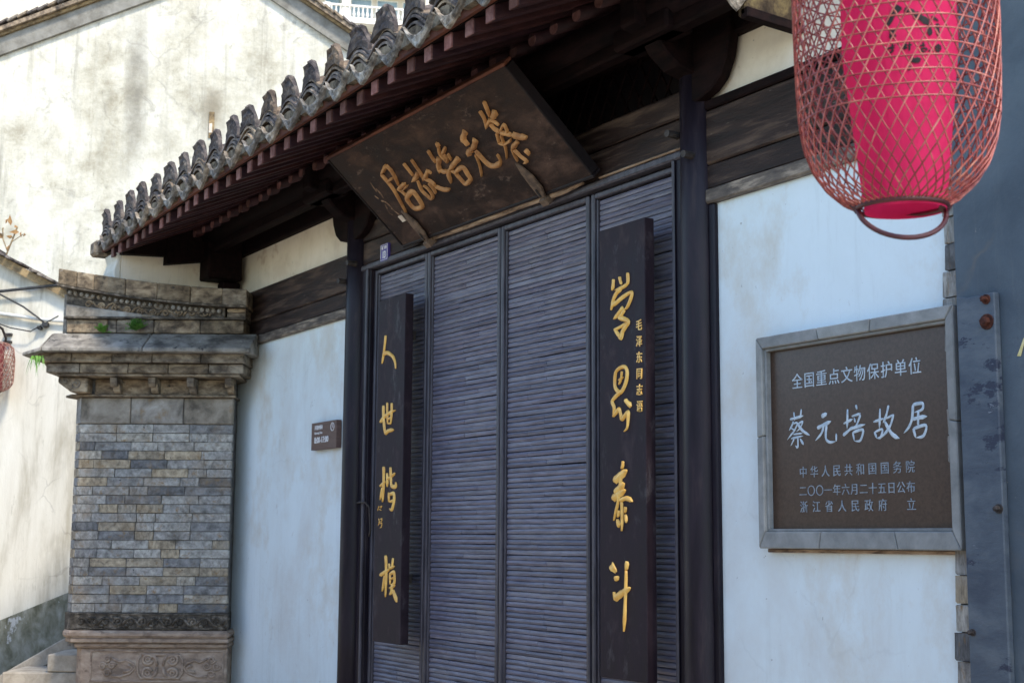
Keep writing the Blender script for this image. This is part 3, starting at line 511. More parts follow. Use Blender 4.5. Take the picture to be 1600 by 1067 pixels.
# roof: deck, rafters, tiles
def dip(x): return .017 * (x + 6.3)
def sag(o):
    for v in o.data.vertices: v.co.z += dip(v.co.x - GX)
    return o
SL = .44
def rz(y): return 3.86 + (y + 1.0) * SL      # underside of the deck
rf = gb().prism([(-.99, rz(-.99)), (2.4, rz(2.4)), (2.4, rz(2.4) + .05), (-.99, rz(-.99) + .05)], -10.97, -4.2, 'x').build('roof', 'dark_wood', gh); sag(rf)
gb().prism([(2.4, rz(2.4)), (5.6, 3.95), (5.6, 4.0), (2.4, rz(2.4) + .05)], -10.97, -4.2, 'x').build('roof_slope', 'tile', rf)
sag(gb().prism([(-1.012, 3.870), (-.992, 3.870), (-.992, 3.915), (-1.012, 3.915)], -10.97, -4.2, 'x').build('eave_board', 'fascia', rf))
sq = MB().prism([(0, 0), (1.02, 1.02 * SL), (1.02, 1.02 * SL - .072), (0, -.072)], -.034, .034, 'x').mesh('rafter', 'rafter', bev=.004)
sqe = MB().box(-.033, .033, -.004, .004, -.071, -.001).mesh('rafter_end', 'rafter_end')
rd = MB().tube([(0, 0, 0), (0, .9, .9 * SL)], .034, 14).mesh('round_rafter', 'rafter', smooth=True)
rde = MB().tube([(0, -.003, 0), (0, .001, 0)], .033, 14).mesh('round_rafter_end', 'rafter_end')
PR = .187; k = 0; x = -5.27 - PR * 29
while x < -4.2:
    jx = random.uniform(-.006, .006); jy = random.uniform(-.012, .008)
    a = link('rafter', sq, gh, (x + jx + GX, -.975 + jy, rz(-.975) - .001 + dip(x)))
    link('rafter_end', sqe, a, (0, -.003, 0))
    if x > -10.6:
        b = link('round_rafter', rd, gh, (x + GX + jx, -.40 + jy, rz(-.40) - .109 + dip(x)))
        link('rafter_end', rde, b, (0, -.003, 0), (R(0), 0, 0))
    x += PR
# tiles
P = .2945
def arc_tile(name, wdt, hgt, ln, th, up, mat, n=8):
    m = MB(); vs = []
    for y, zz in ((0, 0), (ln, ln * SL)):
        for t2 in (0, th):
            for i in range(n + 1):
                u = i / n * 2 - 1
                z = hgt * ((1 + math.cos(u * math.pi)) / 2) ** (.62 if up else 1) * (1 if up else -1)
                vs.append((u * wdt / 2, y, zz + z + t2))
    N = n + 1; fs = []
    for i in range(n):
        fs += [(i, i + 1, N + i + 1, N + i), (2 * N + i, 3 * N + i, 3 * N + i + 1, 2 * N + i + 1), (i, 2 * N + i, 2 * N + i + 1, i + 1), (N + i, N + i + 1, 3 * N + i + 1, 3 * N + i)]
    fs += [(0, N, 3 * N, 2 * N), (n, 2 * N + n, 3 * N + n, N + n)]
    return m.add(vs, fs).mesh(name, mat, smooth=False)
covers = [arc_tile('cover_tile', P * .99 + d, .076 + e, .17, .013, True, 'tile', 12) for d, e in ((0, 0), (.012, .004), (-.008, -.003))]
valley = arc_tile('valley_tile', P * .78, .05, .20, .014, False, 'tile', 8)
def crest_mesh(seed):
    rnd = random.Random(seed); m = MB(); nu, nv = 12, 7; vs = []
    for s_ in (0, 1):
        for j in range(nv + 1):
            v = j / nv
            for i in range(nu + 1):
                u = i / nu * 2 - 1
                hw = .108 * (1 - .10 * v - .46 * v ** 2.4)
                edge = max(0, math.cos(u * math.pi / 2)) ** .35 if abs(u) < 1 else 0
                zt = .114 * (.66 + .34 * edge) + .005 * math.sin(u * 17 + seed)
                base = .040 * (math.cos(u * math.pi / 2)) - .046
                z = base + (zt - base) * v
                rel = .0
                if s_ == 0 and 0 < j < nv and 0 < i < nu:
                    a = math.atan2(z - .0, u * .08); r_ = math.hypot(z, u * .08)
                    rel = .007 * math.sin(a * 9) * (r_ / .1) + .006 * math.cos(r_ * 120) + rnd.uniform(-.002, .002) + .006
                vs.append((u * hw, (-.012 if s_ == 0 else .012) - rel - .03 * v * v * .4, z))
    N = (nu + 1) * (nv + 1); fs = []
    for j in range(nv):
        for i in range(nu):
            a = j * (nu + 1) + i; fs += [(a, a + 1, a + nu + 2, a + nu + 1), (N + a, N + a + nu + 1, N + a + nu + 2, N + a + 1)]
    bd = [i for i in range(nu + 1)] + [j * (nu + 1) + nu for j in range(1, nv + 1)] + [nv * (nu + 1) + i for i in range(nu - 1, -1, -1)] + [j * (nu + 1) for j in range(nv - 1, 0, -1)]
    fs += [(bd[i], bd[(i + 1) % len(bd)], N + bd[(i + 1) % len(bd)], N + bd[i]) for i in range(len(bd))]
    return m.add(vs, fs).mesh('crest_tile', 'crest')
crests = [crest_mesh(s_) for s_ in range(4)]
def drip_mesh(seed):
    rnd = random.Random(seed); m = MB(); nu, nv = 10, 7; vs = []
    for s_ in (0, 1):
        for j in range(nv + 1):
            v = j / nv
            for i in range(nu + 1):
                u = i / nu * 2 - 1
                top = -.070 * max(0, math.cos(u * math.pi / 2)) ** .8
                bot = -.026 - .108 * (1 - abs(u) ** 1.25) - .003 * math.sin(u * 15)
                if abs(u) > .98: bot = top - .012
                z = top + (bot - top) * v
                rel = (.005 * math.sin(u * 9 + 1) * math.sin(v * 8) + rnd.uniform(-.0015, .0015) + .003) if s_ == 0 and 0 < j < nv and 0 < i < nu else 0
                vs.append((u * .134, (-.008 if s_ == 0 else .008) - rel - .045 * (1 - v) * .3 - .012 + .03 * (1 - abs(u)) * v * -.6, z))
    N = (nu + 1) * (nv + 1); fs = []
    for j in range(nv):
        for i in range(nu):
            a = j * (nu + 1) + i; fs += [(a, a + 1, a + nu + 2, a + nu + 1), (N + a, N + a + nu + 1, N + a + nu + 2, N + a + 1)]
    bd = [i for i in range(nu + 1)] + [j * (nu + 1) + nu for j in range(1, nv + 1)] + [nv * (nu + 1) + i for i in range(nu - 1, -1, -1)] + [j * (nu + 1) for j in range(nv - 1, 0, -1)]
    fs += [(bd[i], bd[(i + 1) % len(bd)], N + bd[(i + 1) % len(bd)], N + bd[i]) for i in range(len(bd))]
    return m.add(vs, fs).mesh('drip_tile', 'drip')
drips = [drip_mesh(s_) for s_ in range(3)]
def dip(x): return .017 * (x + 6.3)
plug = MB().prism([(.112 * math.cos(a * math.pi / 10), .074 * math.sin(a * math.pi / 10) - .012) for a in range(11)], 0, .10).mesh('tile_mortar', 'tile_clay_fill')
for k in range(-15, 7):
    cx = -6.29 + P * k
    j0 = random.uniform(-.012, .012)
    for q in range(4):
        link('cover_tile', random.choice(covers), rf, (cx + GX + j0 + random.uniform(-.006, .006), -1.055 + q * .004 + random.uniform(-.010, .010), 3.905 + dip(cx) + q * .0225 + random.uniform(-.003, .003)),
             (random.uniform(-.03, .03), random.uniform(-.05, .05), random.uniform(-.04, .04)))
    link('crest_tile', crests[k % 4], rf, (cx + GX + j0 + random.uniform(-.006, .006), -1.034, 4.060 + dip(cx)), (random.uniform(-.16, -.04), random.uniform(-.07, .07), random.uniform(-.10, .10)),
         (random.uniform(.94, 1.06), 1, random.uniform(.92, 1.08)))
    link('tile_mortar', plug, rf, (cx + GX + j0, -1.048, 3.902 + dip(cx)))
    vx = cx + P / 2
    for q in range(3):
        link('valley_tile', valley, rf, (vx + GX + random.uniform(-.006, .006), -1.04 + q * .012, 3.955 + dip(vx) + q * .024), (random.uniform(-.03, .03), random.uniform(-.04, .04), 0))
    link('drip_tile', drips[k % 3], rf, (vx + GX + random.uniform(-.008, .008), -1.062 + random.uniform(-.006, .006), 3.948 + dip(vx) + random.uniform(-.006, .004)),
         (random.uniform(.02, .14), random.uniform(-.06, .06), random.uniform(-.06, .06)))
# courses further up the slope: one wavy mass
wv = gb(); vs = []; NX = 22 * 12; rows = []
ys = []
y = -.90
while y < 2.4: ys += [(y, .0), (y + .125, -.016)]; y += .127
for (y, dz) in ys:
    for i in range(NX + 1):
        x = -10.85 + 6.6 * i / NX
        ph = ((x + 6.29) / P) * 2 * math.pi
        vs.append((x, y, rz(y) + .10 + dz + .048 * math.cos(ph)))
W = NX + 1
wv.add(vs, [(j * W + i, j * W + i + 1, (j + 1) * W + i + 1, (j + 1) * W + i) for j in range(len(ys) - 1) for i in range(NX)])
o = sag(wv.build('tile_courses', 'tile', rf, smooth=False)); o['kind'] = 'stuff'
gb().box(-10.97, -4.2, 2.25, 2.5, rz(2.3) + .05, rz(2.3) + .45).build('ridge', 'tile', rf, bev=.03)
# end tile and verge of the left gable
gb().box(-11.05, -10.90, -1.07, -.92, 3.77, 3.89).build('verge_tile', 'tile', rf, bev=.02)
gb().prism([(-.931, 3.40), (-.975, 3.45), (-.985, 3.62), (-.96, 3.70), (-.98, 3.76), (-.931, 3.77)], -10.95, -10.66, 'x').build('gable_corbel', 'old_white', gh, bev=.008)
gb().prism([(-.93, 3.40), (5.4, 3.40), (5.4, 3.93), (2.4, rz(2.4) - .08), (-.93, rz(-.93) - .08)], -10.95, -10.65, 'x').build('gable_wall', 'plaster_bounce', gh)
gb().prism([(.25, 0), (5.4, 0), (5.4, 3.40), (.25, 3.40)], -10.95, -10.65, 'x').build('gable_wall', 'plaster', gh)
gb().prism([(.25, 0), (5.4, 0), (5.4, 3.93), (2.4, rz(2.4) - .002), (.25, rz(.25) - .002)], -3.5, -3.25, 'x').build('gable_wall', 'plaster', gh)
gb().box(-10.95, -3.25, 5.2, 5.4, 0, 3.9).build('wall_panel', 'plaster', gh)
gb().prism([(-.95, 3.735), (-.61, 3.755), (-.61, 3.96), (-.95, 3.84)], -10.648, -10.57, 'x').build('wall_plate', 'dark_wood', gh)
gb().prism([(-.608, 3.69), (-.30, 3.745), (-.30, 4.1), (-.608, 3.98)], -10.648, -10.55, 'x').build('wall_plate', 'dark_wood', gh)
gb().box(-10.648, -10.44, -.315, -.04, 3.595, 4.0).build('corner_bracket', 'dark_wood', gh, bev=.01)
gb().box(-10.648, -10.52, -.165, -.02, 3.45, 3.594).build('corner_bracket', 'dark_wood', gh, bev=.01)
# right end: mossy barge board closing the main roof
mb_ = thing('barge_board', 'mossy dark board with a hanging drip tile above the white wall right of the column', 'roof board', (-4.2, 0, 3.7))
MB().prism([(-.305, .012), (0.0, .0), (0.0, .52), (-.305, .52)], -.05, 0, 'x').build('board', 'moss_board', mb_, bev=.008)
MB().prism([(-.305, .0), (0.0, -.012), (0.0, .03), (-.305, .044)], -.03, .012, 'x').build('edge_strip', 'dark_wood', mb_, bev=.004)
link('drip_tile', drips[0], mb_, (-.02, -.335, .13), (.1, 0, .9), (.45, .45, .8))

# ================================================================== NAME BOARD
nb = thing('name_board', 'dark tilted name board with five faded gold characters hanging under the eaves', 'sign board', (-7.60, -.09, 3.373), (math.pi - math.atan2(.467, .515), 0, 0))
# local: x along the board, y up its slope (towards the street), z out of its face, down at the street
Lb, Hb = 2.01, .695; SEALX, SEALY, HKL, HKR = .223, .170, .30, 1.57
MB().box(0, Lb, 0, Hb, -.05, -.002).build('panel', 'board', nb, bev=.006)
for (a, b, c, d) in ((-.012, Lb + .012, -.012, .006), (-.012, Lb + .012, Hb - .004, Hb + .014)):
    MB().box(a, b, c, d, -.058, .004).build('edge_strip', 'board_edge' if d < .1 else 'fascia', nb, bev=.004)
for a in (-.012, Lb): MB().box(a, a + .012, .008, Hb - .006, -.058, .004).build('edge_strip', 'board_edge', nb, bev=.004)
fnN = lambda u, v, h: (u, v, -.001 + h)
for key in ('cai', 'yuan', 'pei', 'gu', 'ju'):
    glyph(key, 'old_gold', nb, fnN, .016, 1.12)
glyph('signature', 'faint_ink', nb, fnN, .002, .9, 'faint_inscription')
MB().box(SEALX - .022, SEALX + .022, SEALY - .022, SEALY + .022, -.0015, .003).build('paper_label', 'cream', nb)
for hx in (HKL, HKR):
    hk = MB().prism([(hx - .02, -.03), (hx + .015, -.03), (hx + .05, .04), (hx + .055, .12), (hx + .03, .19), (hx + .005, .225), (hx - .012, .16), (hx - .02, .08)], .006, .022, 'z')
    # prism axis z uses (x,y)
    h_ = hk.build('hook', 'hook', nb, bev=.004)
    MB().box(hx - .028, hx + .028, -.055, -.012, -.03, .035).build('hook_foot', 'hook', h_, bev=.004)
    MB().tube([(hx + .002, .0, .024), (hx + .008, .05, .026)], .006, 6).build('staple', 'iron', h_)
for hx in (.35, 1.5):
    MB().tube([(hx, Hb - .05, -.05), (hx, Hb - .12, -.33)], .008, 6).build('hanger_rod', 'iron', nb)

# ================================================================== COUPLETS
def couplet(x, z, wd, ht, lab, keys, small):
    t = thing('couplet_board', lab, 'couplet board', (x, -.12, z), group=None)
    MB().box(0, wd, 0, .055, 0, ht).build('board', 'couplet', t, bev=.003)
    fn = lambda u, v, h: (u, -.001 - h, v)
    for kq in keys: glyph(kq, 'gold', t, fn, .009, 1.55)
    for zz in (.35, ht - .25): MB().box(wd * .4, wd * .6, .055, .15, zz, zz + .05).build('hanger', 'iron', t)
    return t
cl = couplet(-7.86, .995, .36, 2.07, 'couplet board reading 人世楷模 in spaced gold characters beside the left column', ['ren', 'shi', 'kai', 'mo'], None)
for kq in ('left_small_1', 'left_small_2'): glyph(kq, 'gold', cl, lambda u, v, h: (u, -.001 - h, v), .003, 1.0, 'small_character')
cr_ = couplet(-5.49, .98, .361, 2.095, 'couplet board reading 学界泰斗 in gold cursive with a small gold inscription down its side', ['xue', 'jie', 'tai', 'dou'], None)
for i, ch in enumerate('毛泽东同志语'):
    z = 1.575 - i * .0745
    text(ch, .054, 'gold', cr_, (.318, -.003, z + .02), (math.pi / 2, .06, 0), sx=.85, bold=.0006, name='small_character', depth=.002)

# ================================================================== HERITAGE TABLET
tb = thing('stone_tablet', 'square brown stone tablet with carved white characters in a grey brick frame', 'plaque', (-4.45, 0, 1.62))
ix0, ix1, iz0, iz1 = .047, .990, .032, .757       # inner opening
ox0, ox1, oz0, oz1 = -.003, 1.039, -.046, .817
MB().box(ix0 - .01, ix1 + .01, -.022, 0, iz0 - .01, iz1 + .01).build('panel', 'tablet', tb)
def frame_piece(poly): MB().prism(poly, -.062, 0).build('frame_brick', 'frame_brick', tb, bev=.004)
def lerp(a, b, t): return (a[0] + (b[0] - a[0]) * t, a[1] + (b[1] - a[1]) * t)
def side(o0, o1, i0, i1, cuts):
    for a, b in zip(cuts[:-1], cuts[1:]):
        e = .0015; frame_piece([lerp(o0, o1, a + e), lerp(o0, o1, b - e), lerp(i0, i1, b - e), lerp(i0, i1, a + e)])
I0, I1, I2, I3 = (ix0 - .012, iz0 - .012), (ix1 + .012, iz0 - .012), (ix1 + .012, iz1 + .012), (ix0 - .012, iz1 + .012)
O0, O1, O2, O3 = (ox0, oz0), (ox1, oz0), (ox1, oz1), (ox0, oz1)
side(O0, O1, I0, I1, [0, .33, .72, 1]); side(O3, O2, I3, I2, [0, .34, .62, 1]); side(O0, O3, I0, I3, [0, .52, 1]); side(O1, O2, I1, I2, [0, .52, 1])
for poly in ([I0, I1, (ix1, iz0), (ix0, iz0)], [I3, I2, (ix1, iz1), (ix0, iz1)], [I0, I3, (ix0, iz1), (ix0, iz0)], [I1, I2, (ix1, iz1), (ix1, iz0)]):
    MB().prism(poly, -.048, -.022).build('inner_bead', 'frame_brick', tb, bev=.002)
MB().box(ox0 + .006, ox1 - .01, -.02, 0, oz0 - .016, oz0 - .001).build('wooden_sill', 'bare_rail', tb, bev=.003)
fnT = lambda u, v, h: (u, -.0235 - h, v)
for key in ('t_cai', 't_yuan', 't_pei', 't_gu', 't_ju'): glyph(key, 'carved', tb, fnT, .0016, 1.25)
def row(s, x0, x1, z, size, mat, gaps=None):
    n = len(s); 
    for i, ch in enumerate(s):
        if ch == ' ': continue
        text(ch, size, mat, tb, (x0 + (x1 - x0) * i / (n - 1), -.0235, z), name='character', bold=-.0002, sx=.96)
row('全国重点文物保护单位', .203, .823, .617, .066, 'carved')
row('中华人民共和国国务院', .226, .785, .252, .048, 'carved_dim')
row('二〇〇一年六月二十五日公布', .222, .785, .178, .046, 'carved_dim')
row('浙江省人民政府 立', .226, .785, .115, .048, 'carved_dim')

# ================================================================== SMALL SIGNS
hs = thing('opening_hours_sign', 'small brown opening hours sign reading 8:00-17:00 on the white wall', 'sign', (-9.02, 0, 2.2))
MB().box(0, .405, -.042, -.004, 0, .185).build('plate', 'brown', hs, bev=.002)
MB().box(.05, .35, -.004, 0, .03, .15).build('mounting', 'iron', hs)
text('开放时间', .032, 'white_print', hs, (.055, -.0435, .148), align='LEFT', bold=.0004, name='heading')
text('Opening Time', .022, 'white_print', hs, (.055, -.0435, .113), align='LEFT', bold=0, name='subheading')
text('8:00-17:00', .058, 'white_print', hs, (.055, -.0435, .063), align='LEFT', bold=.0006, sx=.92, name='hours')
ci = MB(); ci.tube([(.345 + .026 * math.cos(a * math.pi / 10), -.0435, .142 + .026 * math.sin(a * math.pi / 10)) for a in range(20)], .0028, 5, closed=True)
ci.tube([(.345, -.0435, .142), (.345, -.0435, .160)], .002, 4); ci.tube([(.345, -.0435, .142), (.354, -.0435, .136)], .002, 4)
ci.build('clock_emblem', 'white_print', hs)
np_ = thing('house_number_plate', 'tiny blue enamel house number plate reading 13 above the gate', 'number plate', (-8.03, -.02, 3.352))
MB().box(0, .105, -.012, .006, 0, .108).build('plate', 'blue_enamel', np_, bev=.001)
bd = MB(); bd.tube([(.006, -.0135, .006), (.099, -.0135, .006), (.099, -.0135, .102), (.006, -.0135, .102)], .002, 4, closed=True); bd.build('white_border', 'white_print', np_)
text('13', .062, 'white_print', np_, (.054, -.0135, .036), bold=.0022, name='number', sx=.8)
text('笔飞弄', .024, 'white_print', np_, (.053, -.0135, .082), bold=.0004, name='lane_name')

# ================================================================== RIGHT: GREY WALL, PLANK, BRICK EDGE
gw = thing('grey_wall', 'smooth blue-grey painted wall at the right edge beside the tablet', 'wall', (-3.40, -.05, 0))
MB().box(0, 2.6, 0, .28, 0, 3.9).build('wall', 'grey_paint', gw)
MB().box(0.001, 2.6, .28, .4, 0, 3.9).build('wall_core', 'mortar', gw)
bw = thing('brick_edge', 'narrow toothed edge of bare grey bricks between white plaster and grey wall', 'brickwork', (-3.475, 0, 0))
z = .02; bms = []
for s_ in range(4):
    rnd = random.Random(s_); m = MB(); m.box(0, 1, 0, 1, 0, 1); 
    me = m.mesh('brick', 'brick', bev=.05)
    for v in me.vertices: v.co += Vector((rnd.uniform(-.03, .03), rnd.uniform(-.06, .06), rnd.uniform(-.03, .03)))
    bms.append(me)
while z < 2.9:
    h = .098
    link('brick', random.choice(bms), bw, (random.uniform(-.012, .010), -.028 + random.uniform(-.004, .004), z + .002), None, (.078, .06, h - .006)); z += h
MB().box(.006, .07, -.006, .02, 0, 2.9).build('mortar_bed', 'mortar', bw)
pk = thing('wooden_plank', 'chipped grey-painted upright plank with rusty bolts fixed to the grey wall', 'plank', (-3.379, -.05, 0))
MB().prism([(0, .2), (.165, .2), (.165, 2.452), (.05, 2.447), (0, 2.458)], -.028, 0).build('board', 'plank', pk, bev=.004)
for (bx, bz, r_) in ((.132, 2.352, .022), (.132, 2.43, .014), (.150, 1.715, .013), (.02, 1.30, .01)):
    b_ = MB().tube([(bx, -.028, bz), (bx, -.033, bz)], r_ * 1.25, 12).build('bolt', 'rust' if r_ > .0135 else 'iron', pk, smooth=False)
    MB().tube([(bx, -.033, bz), (bx, -.05, bz), (bx, -.055, bz)], [r_ * .82, r_ * .8, r_ * .5], 6).build('bolt_head', 'rust' if r_ > .0135 else 'iron', b_)
ys_ = MB().prism([(0, 0), (.014, -.002), (.034, .05), (.030, .058)], -.002, 0).build('straw_strip', 'yellow'); ys_.location = (-3.15, -.051, 2.225)
tag(ys_, 'short strip of yellow straw stuck to the grey wall', 'straw')

# ================================================================== BRICK PIER (stands square to the lane)
PX, PD = -2.7, 10.75
pier = thing('brick_pier', 'weathered grey brick pier with carved stone base and curved carved cornice', 'pier', site(PX, PD), (0, 0, AX))
def pb(): return MB((-PX, -PD, 0))
pb().prism([(-3.245, 10.765), (-2.11, 10.765), (-2.16, 11.25), (-3.32, 11.25), (-3.315, 10.86)], .80, 3.40, 'z').build('core', 'mortar', pier)
# brick courses
pbm = []
for s_ in range(6):
    rnd = random.Random(40 + s_); m = MB().box(0, 1, 0, 1, 0, 1)
    me = m.mesh('brick', 'brick', bev=.035)
    for v in me.vertices: v.co += Vector((rnd.uniform(-.012, .012), rnd.uniform(-.03, .03), rnd.uniform(-.03, .03)))
    pbm.append(me)
rnd = random.Random(3); ch = .0667; z0 = 1.052
for r_ in range(21):
    z = z0 + r_ * ch; x = -3.262 + (0 if r_ % 2 else 0); first = rnd.choice((.115, .17, .22, .276))
    while x < -2.115:
        L_ = first if x < -3.26 else rnd.choice((.276, .276, .276, .276, .20, .14))
        if x + L_ > -2.20: L_ = -2.108 - x
        link('brick', rnd.choice(pbm), pier, (x - PX + .0015, -PD + 10.75 + rnd.uniform(-.004, .004), z + .0015), (0, 0, rnd.uniform(-.008, .008)), (L_ - .004, .05, ch - .0045)); x += L_
    link('brick', rnd.choice(pbm), pier, (-3.322 - PX, -PD + 10.842 + rnd.uniform(-.002, .002), z + .0015), (0, 0, -math.atan2(.09, .058)), (.103, .05, ch - .0045))
# big stones
for a, b, hh in ((-3.262, -2.885, 0), (-2.882, -2.485, .0), (-2.482, -2.108, 0)):
    pb().box(a, b - .002, 10.742, 10.8, 2.456, 2.652).build('stone_block', 'stone_grey', pier, bev=.006)
pb().prism([(-3.325, 10.838), (-3.265, 10.742), (-3.23, 10.79), (-3.30, 10.87)], 2.456, 2.652, 'z').build('stone_block', 'stone_grey', pier, bev=.004)
# ledge, brackets and recessed frieze
pb().prism([(-3.40, 10.80), (-3.32, 10.69), (-2.085, 10.69), (-2.11, 11.0), (-3.35, 11.0)], 2.654, 2.672, 'z').build('ledge', 'stone_brown', pier, bev=.004)
for a, b in ((-3.16, -3.0), (-2.955, -2.71), (-2.665, -2.425), (-2.38, -2.145)):
    pb().box(a, b, 10.735, 10.78, 2.675, 2.79).build('frieze_panel', 'stone_brown', pier, bev=.004)
for xx in (-2.975, -2.69, -2.402, -2.118):
    pb().prism([(10.56, 2.79), (10.56, 2.745), (10.575, 2.72), (10.60, 2.715), (10.61, 2.745), (10.64, 2.74), (10.66, 2.69), (10.70, 2.676), (10.735, 2.676), (10.735, 2.79)], xx - .026, xx + .026, 'x').build('bracket', 'stone_brown', pier, bev=.004)
c_ = pb().prism([(-3.40, 2.79), (-3.40, 2.75), (-3.36, 2.72), (-3.33, 2.70), (-3.30, 2.675), (-3.18, 2.675), (-3.18, 2.79)], 10.60, 10.74).build('corner_bracket', 'stone_brown', pier, bev=.008)
cs = pb()
cs.tube([(x, 10.597, z) for x, z in scroll(-3.27, 2.735, .04, 1.3, 1.5, -1)], .006, 5); cs.tube([(x, 10.597, z) for x, z in scroll(-3.345, 2.762, .024, 1.2, 0, 1)], .005, 5)
cs.build('scroll_carving', 'stone_brown', c_, smooth=True)
pb().prism([(-3.44, 10.80), (-3.40, 10.54), (-2.03, 10.54), (-2.06, 11.2), (-3.44, 11.2)], 2.793, 2.812, 'z').build('ledge', 'stone_brown', pier, bev=.004)
for zz, hh, yf, xl, xr in ((2.814, .074, 10.52, -3.47, -2.0), (2.890, .072, 10.47, -3.52, -1.985)):
    x = xl
    while x < xr - .01:
        L_ = rnd.choice((.30, .36, .25));
        if x + L_ > xr - .12: L_ = xr - x
        pb().box(x + .002, x + L_ - .002, yf + rnd.uniform(-.003, .003), 11.1, zz, zz + hh - .003).build('corbel_brick', 'stone_brown', pier, bev=.006); x += L_
pb().prism([(-3.47, 2.815), (-3.56, 2.965), (-3.50, 2.965), (-3.40, 2.815)], 10.62, 10.9).build('corner_flare', 'stone_brown', pier, bev=.01)
# sloping weather slab (two stones) with drooping left tip
for a, b in ((-3.46, -2.72), (-2.716, -1.925)):
    pb().prism([(10.36, 2.955), (10.36, 2.985), (10.62, 3.125), (11.1, 3.125), (11.1, 2.966)], a, b, 'x').build('weather_slab', 'slab_top', pier, bev=.006)
pb().add([(-3.464, 10.36, 2.955), (-3.464, 10.36, 2.985), (-3.464, 10.62, 3.125), (-3.464, 11.0, 3.125), (-3.464, 11.0, 2.96),
          (-3.61, 10.40, 2.925), (-3.61, 10.40, 2.948), (-3.61, 10.60, 2.952), (-3.61, 10.9, 2.952), (-3.61, 10.9, 2.925)],
         [(0, 1, 2, 3, 4), (9, 8, 7, 6, 5), (0, 5, 6, 1), (1, 6, 7, 2), (2, 7, 8, 3), (3, 8, 9, 4), (4, 9, 5, 0)]).build('slab_tip', 'slab_top', pier, bev=.004)
# courses above the slab
xs = [-3.36, -3.05, -2.98, -2.70, -2.35, -2.02]
for a, b in zip(xs[:-1], xs[1:]):
    pb().box(a + .002, b - .002, 10.60 + rnd.uniform(-.004, .004), 11.1, 3.128, 3.228).build('stone_block', 'stone_brown', pier, bev=.006)
pb().box(-3.375, -2.005, 10.575, 11.1, 3.231, 3.247).build('ledge', 'soot_relief', pier, bev=.004)
pb().prism([(-3.37, 3.249), (-2.62, 3.249), (-3.37, 3.345)], 10.60, 11.1).build('wedge_stone', 'stone_grey', pier, bev=.004)
X_ = [-3.37, -3.15, -2.91, -2.70, -2.52, -2.35, -2.19]
def cz(x): # underside curve of the coping
    t = (x + 2.0) / -1.41
    return 3.318 + .155 * max(0, t) ** 1.75
rel_t = [(x, cz(x) - .052) for x in X_]; rel_b = [(x, max(3.250, cz(x) - .125)) for x in X_]
rb = pb().strip(rel_t, rel_b, 10.615, 11.05).build('relief_band', 'soot_relief', pier)
sc = pb(); x = -3.20; d = 1
while x < -2.24:
    zc = cz(x) - .088
    if zc - .03 < 3.25: zc = 3.283
    sc.tube([(a, 10.612, c) for a, c in scroll(x, zc, .029, 1.4, 0 if d > 0 else math.pi, d)], .0085, 5)
    sc.tube([(x + .03, 10.612, zc + .02 * d), (x + .055, 10.610, zc - .012 * d), (x + .085, 10.612, zc - .028 * d), (x + .105, 10.612, zc - .01 * d)], .0085, 5); x += .098; d = -d
sc.build('scroll_carving', 'stone_brown', rb, smooth=True)
pb().box(-2.185, -2.165, 10.59, 11.0, 3.25, 3.33).build('end_rib', 'soot_relief', pier, bev=.003)
for a, b in ((3.25, 3.285), (3.288, 3.318)):
    pb().box(-2.15, -2.01, 10.60, 11.0, a, b).build('stone_block', 'stone_brown', pier, bev=.004)
beads_bg = [(x, cz(x) - .002) for x in X_]; pb().strip(beads_bg, [(x, cz(x) - .05) for x in X_], 10.60, 11.05).build('bead_band', 'soot_relief', pier)
bm_ = MB().lathe([(.0001, -.017), (.012, -.012), (.0175, 0), (.012, .012), (.0001, .017)], n=8).mesh('bead', 'stone_grey', smooth=True)
for i in range(27):
    x = -3.34 + i * .0435; link('bead', bm_, pier, (x - PX, 10.592 - PD, cz(x) - .026))
Xc = [-3.42, -3.28, -3.15, -2.91, -2.67, -2.42, -2.18, -1.995]
def ctop(x):
    t = (x + 2.0) / -1.41
    return 3.456 + .15 * max(0, t) ** 1.6
for i in range(len(Xc) - 1):
    a, b = Xc[i] + .001, Xc[i + 1] - .001
    pb().prism([(a, cz(a) + .014), (b, cz(b) + .014), (b, ctop(b)), (a, ctop(a))], 10.54 + (i % 2) * .004, 11.2).build('coping_stone', 'stone_brown', pier, bev=.006)
pb().strip([(x, cz(x) + .012) for x in Xc], [(x, cz(x) - .001) for x in Xc], 10.52, 11.1).build('coping_lip', 'soot_relief', pier)
pb().box(-2.15, -1.99, 10.55, 10.9, 3.321, 3.345).build('end_lip', 'stone_brown', pier, bev=.004)
pb().box(-3.405, -3.372, 10.66, 11.0, 3.128, 3.43).build('end_pilaster', 'stone_grey', pier, bev=.006)
# base: frieze, moulding, carved panel
pb().prism([(-3.335, 10.83), (-3.262, 10.725), (-2.095, 10.725), (-2.14, 11.1), (-3.335, 11.1)], .925, 1.050, 'z').build('base_frieze', 'soot_relief', pier, bev=.004)
sc = pb(); x = -3.18; d = 1
while x < -2.15:
    sc.tube([(a, 10.722, c) for a, c in scroll(x, .985, .034, 1.3, 0 if d > 0 else math.pi, d)], .009, 5)
    sc.tube([(x + .03, 10.722, .985 + .02 * d), (x + .06, 10.72, .985 - .018 * d), (x + .09, 10.722, .985 - .03 * d)], .010, 5)
    if rnd.random() < .8: sc.tube([(x + .05, 10.718, .985 + .028 * d), (x + .075, 10.72, .985 + .03 * d)], .010, 5)
    x += .092; d = -d
for zz in (.938, 1.04): sc.tube([(-3.25, 10.724, zz), (-2.11, 10.724, zz)], .005, 4)
sc.build('frieze_scrolls', 'soot_relief', pier, smooth=True)
pb().prism([(-3.345, 10.81), (-3.268, 10.69), (-2.075, 10.69), (-2.10, 11.1), (-3.345, 11.1)], .868, .923, 'z').build('base_moulding', 'pink_stone', pier, bev=.018)
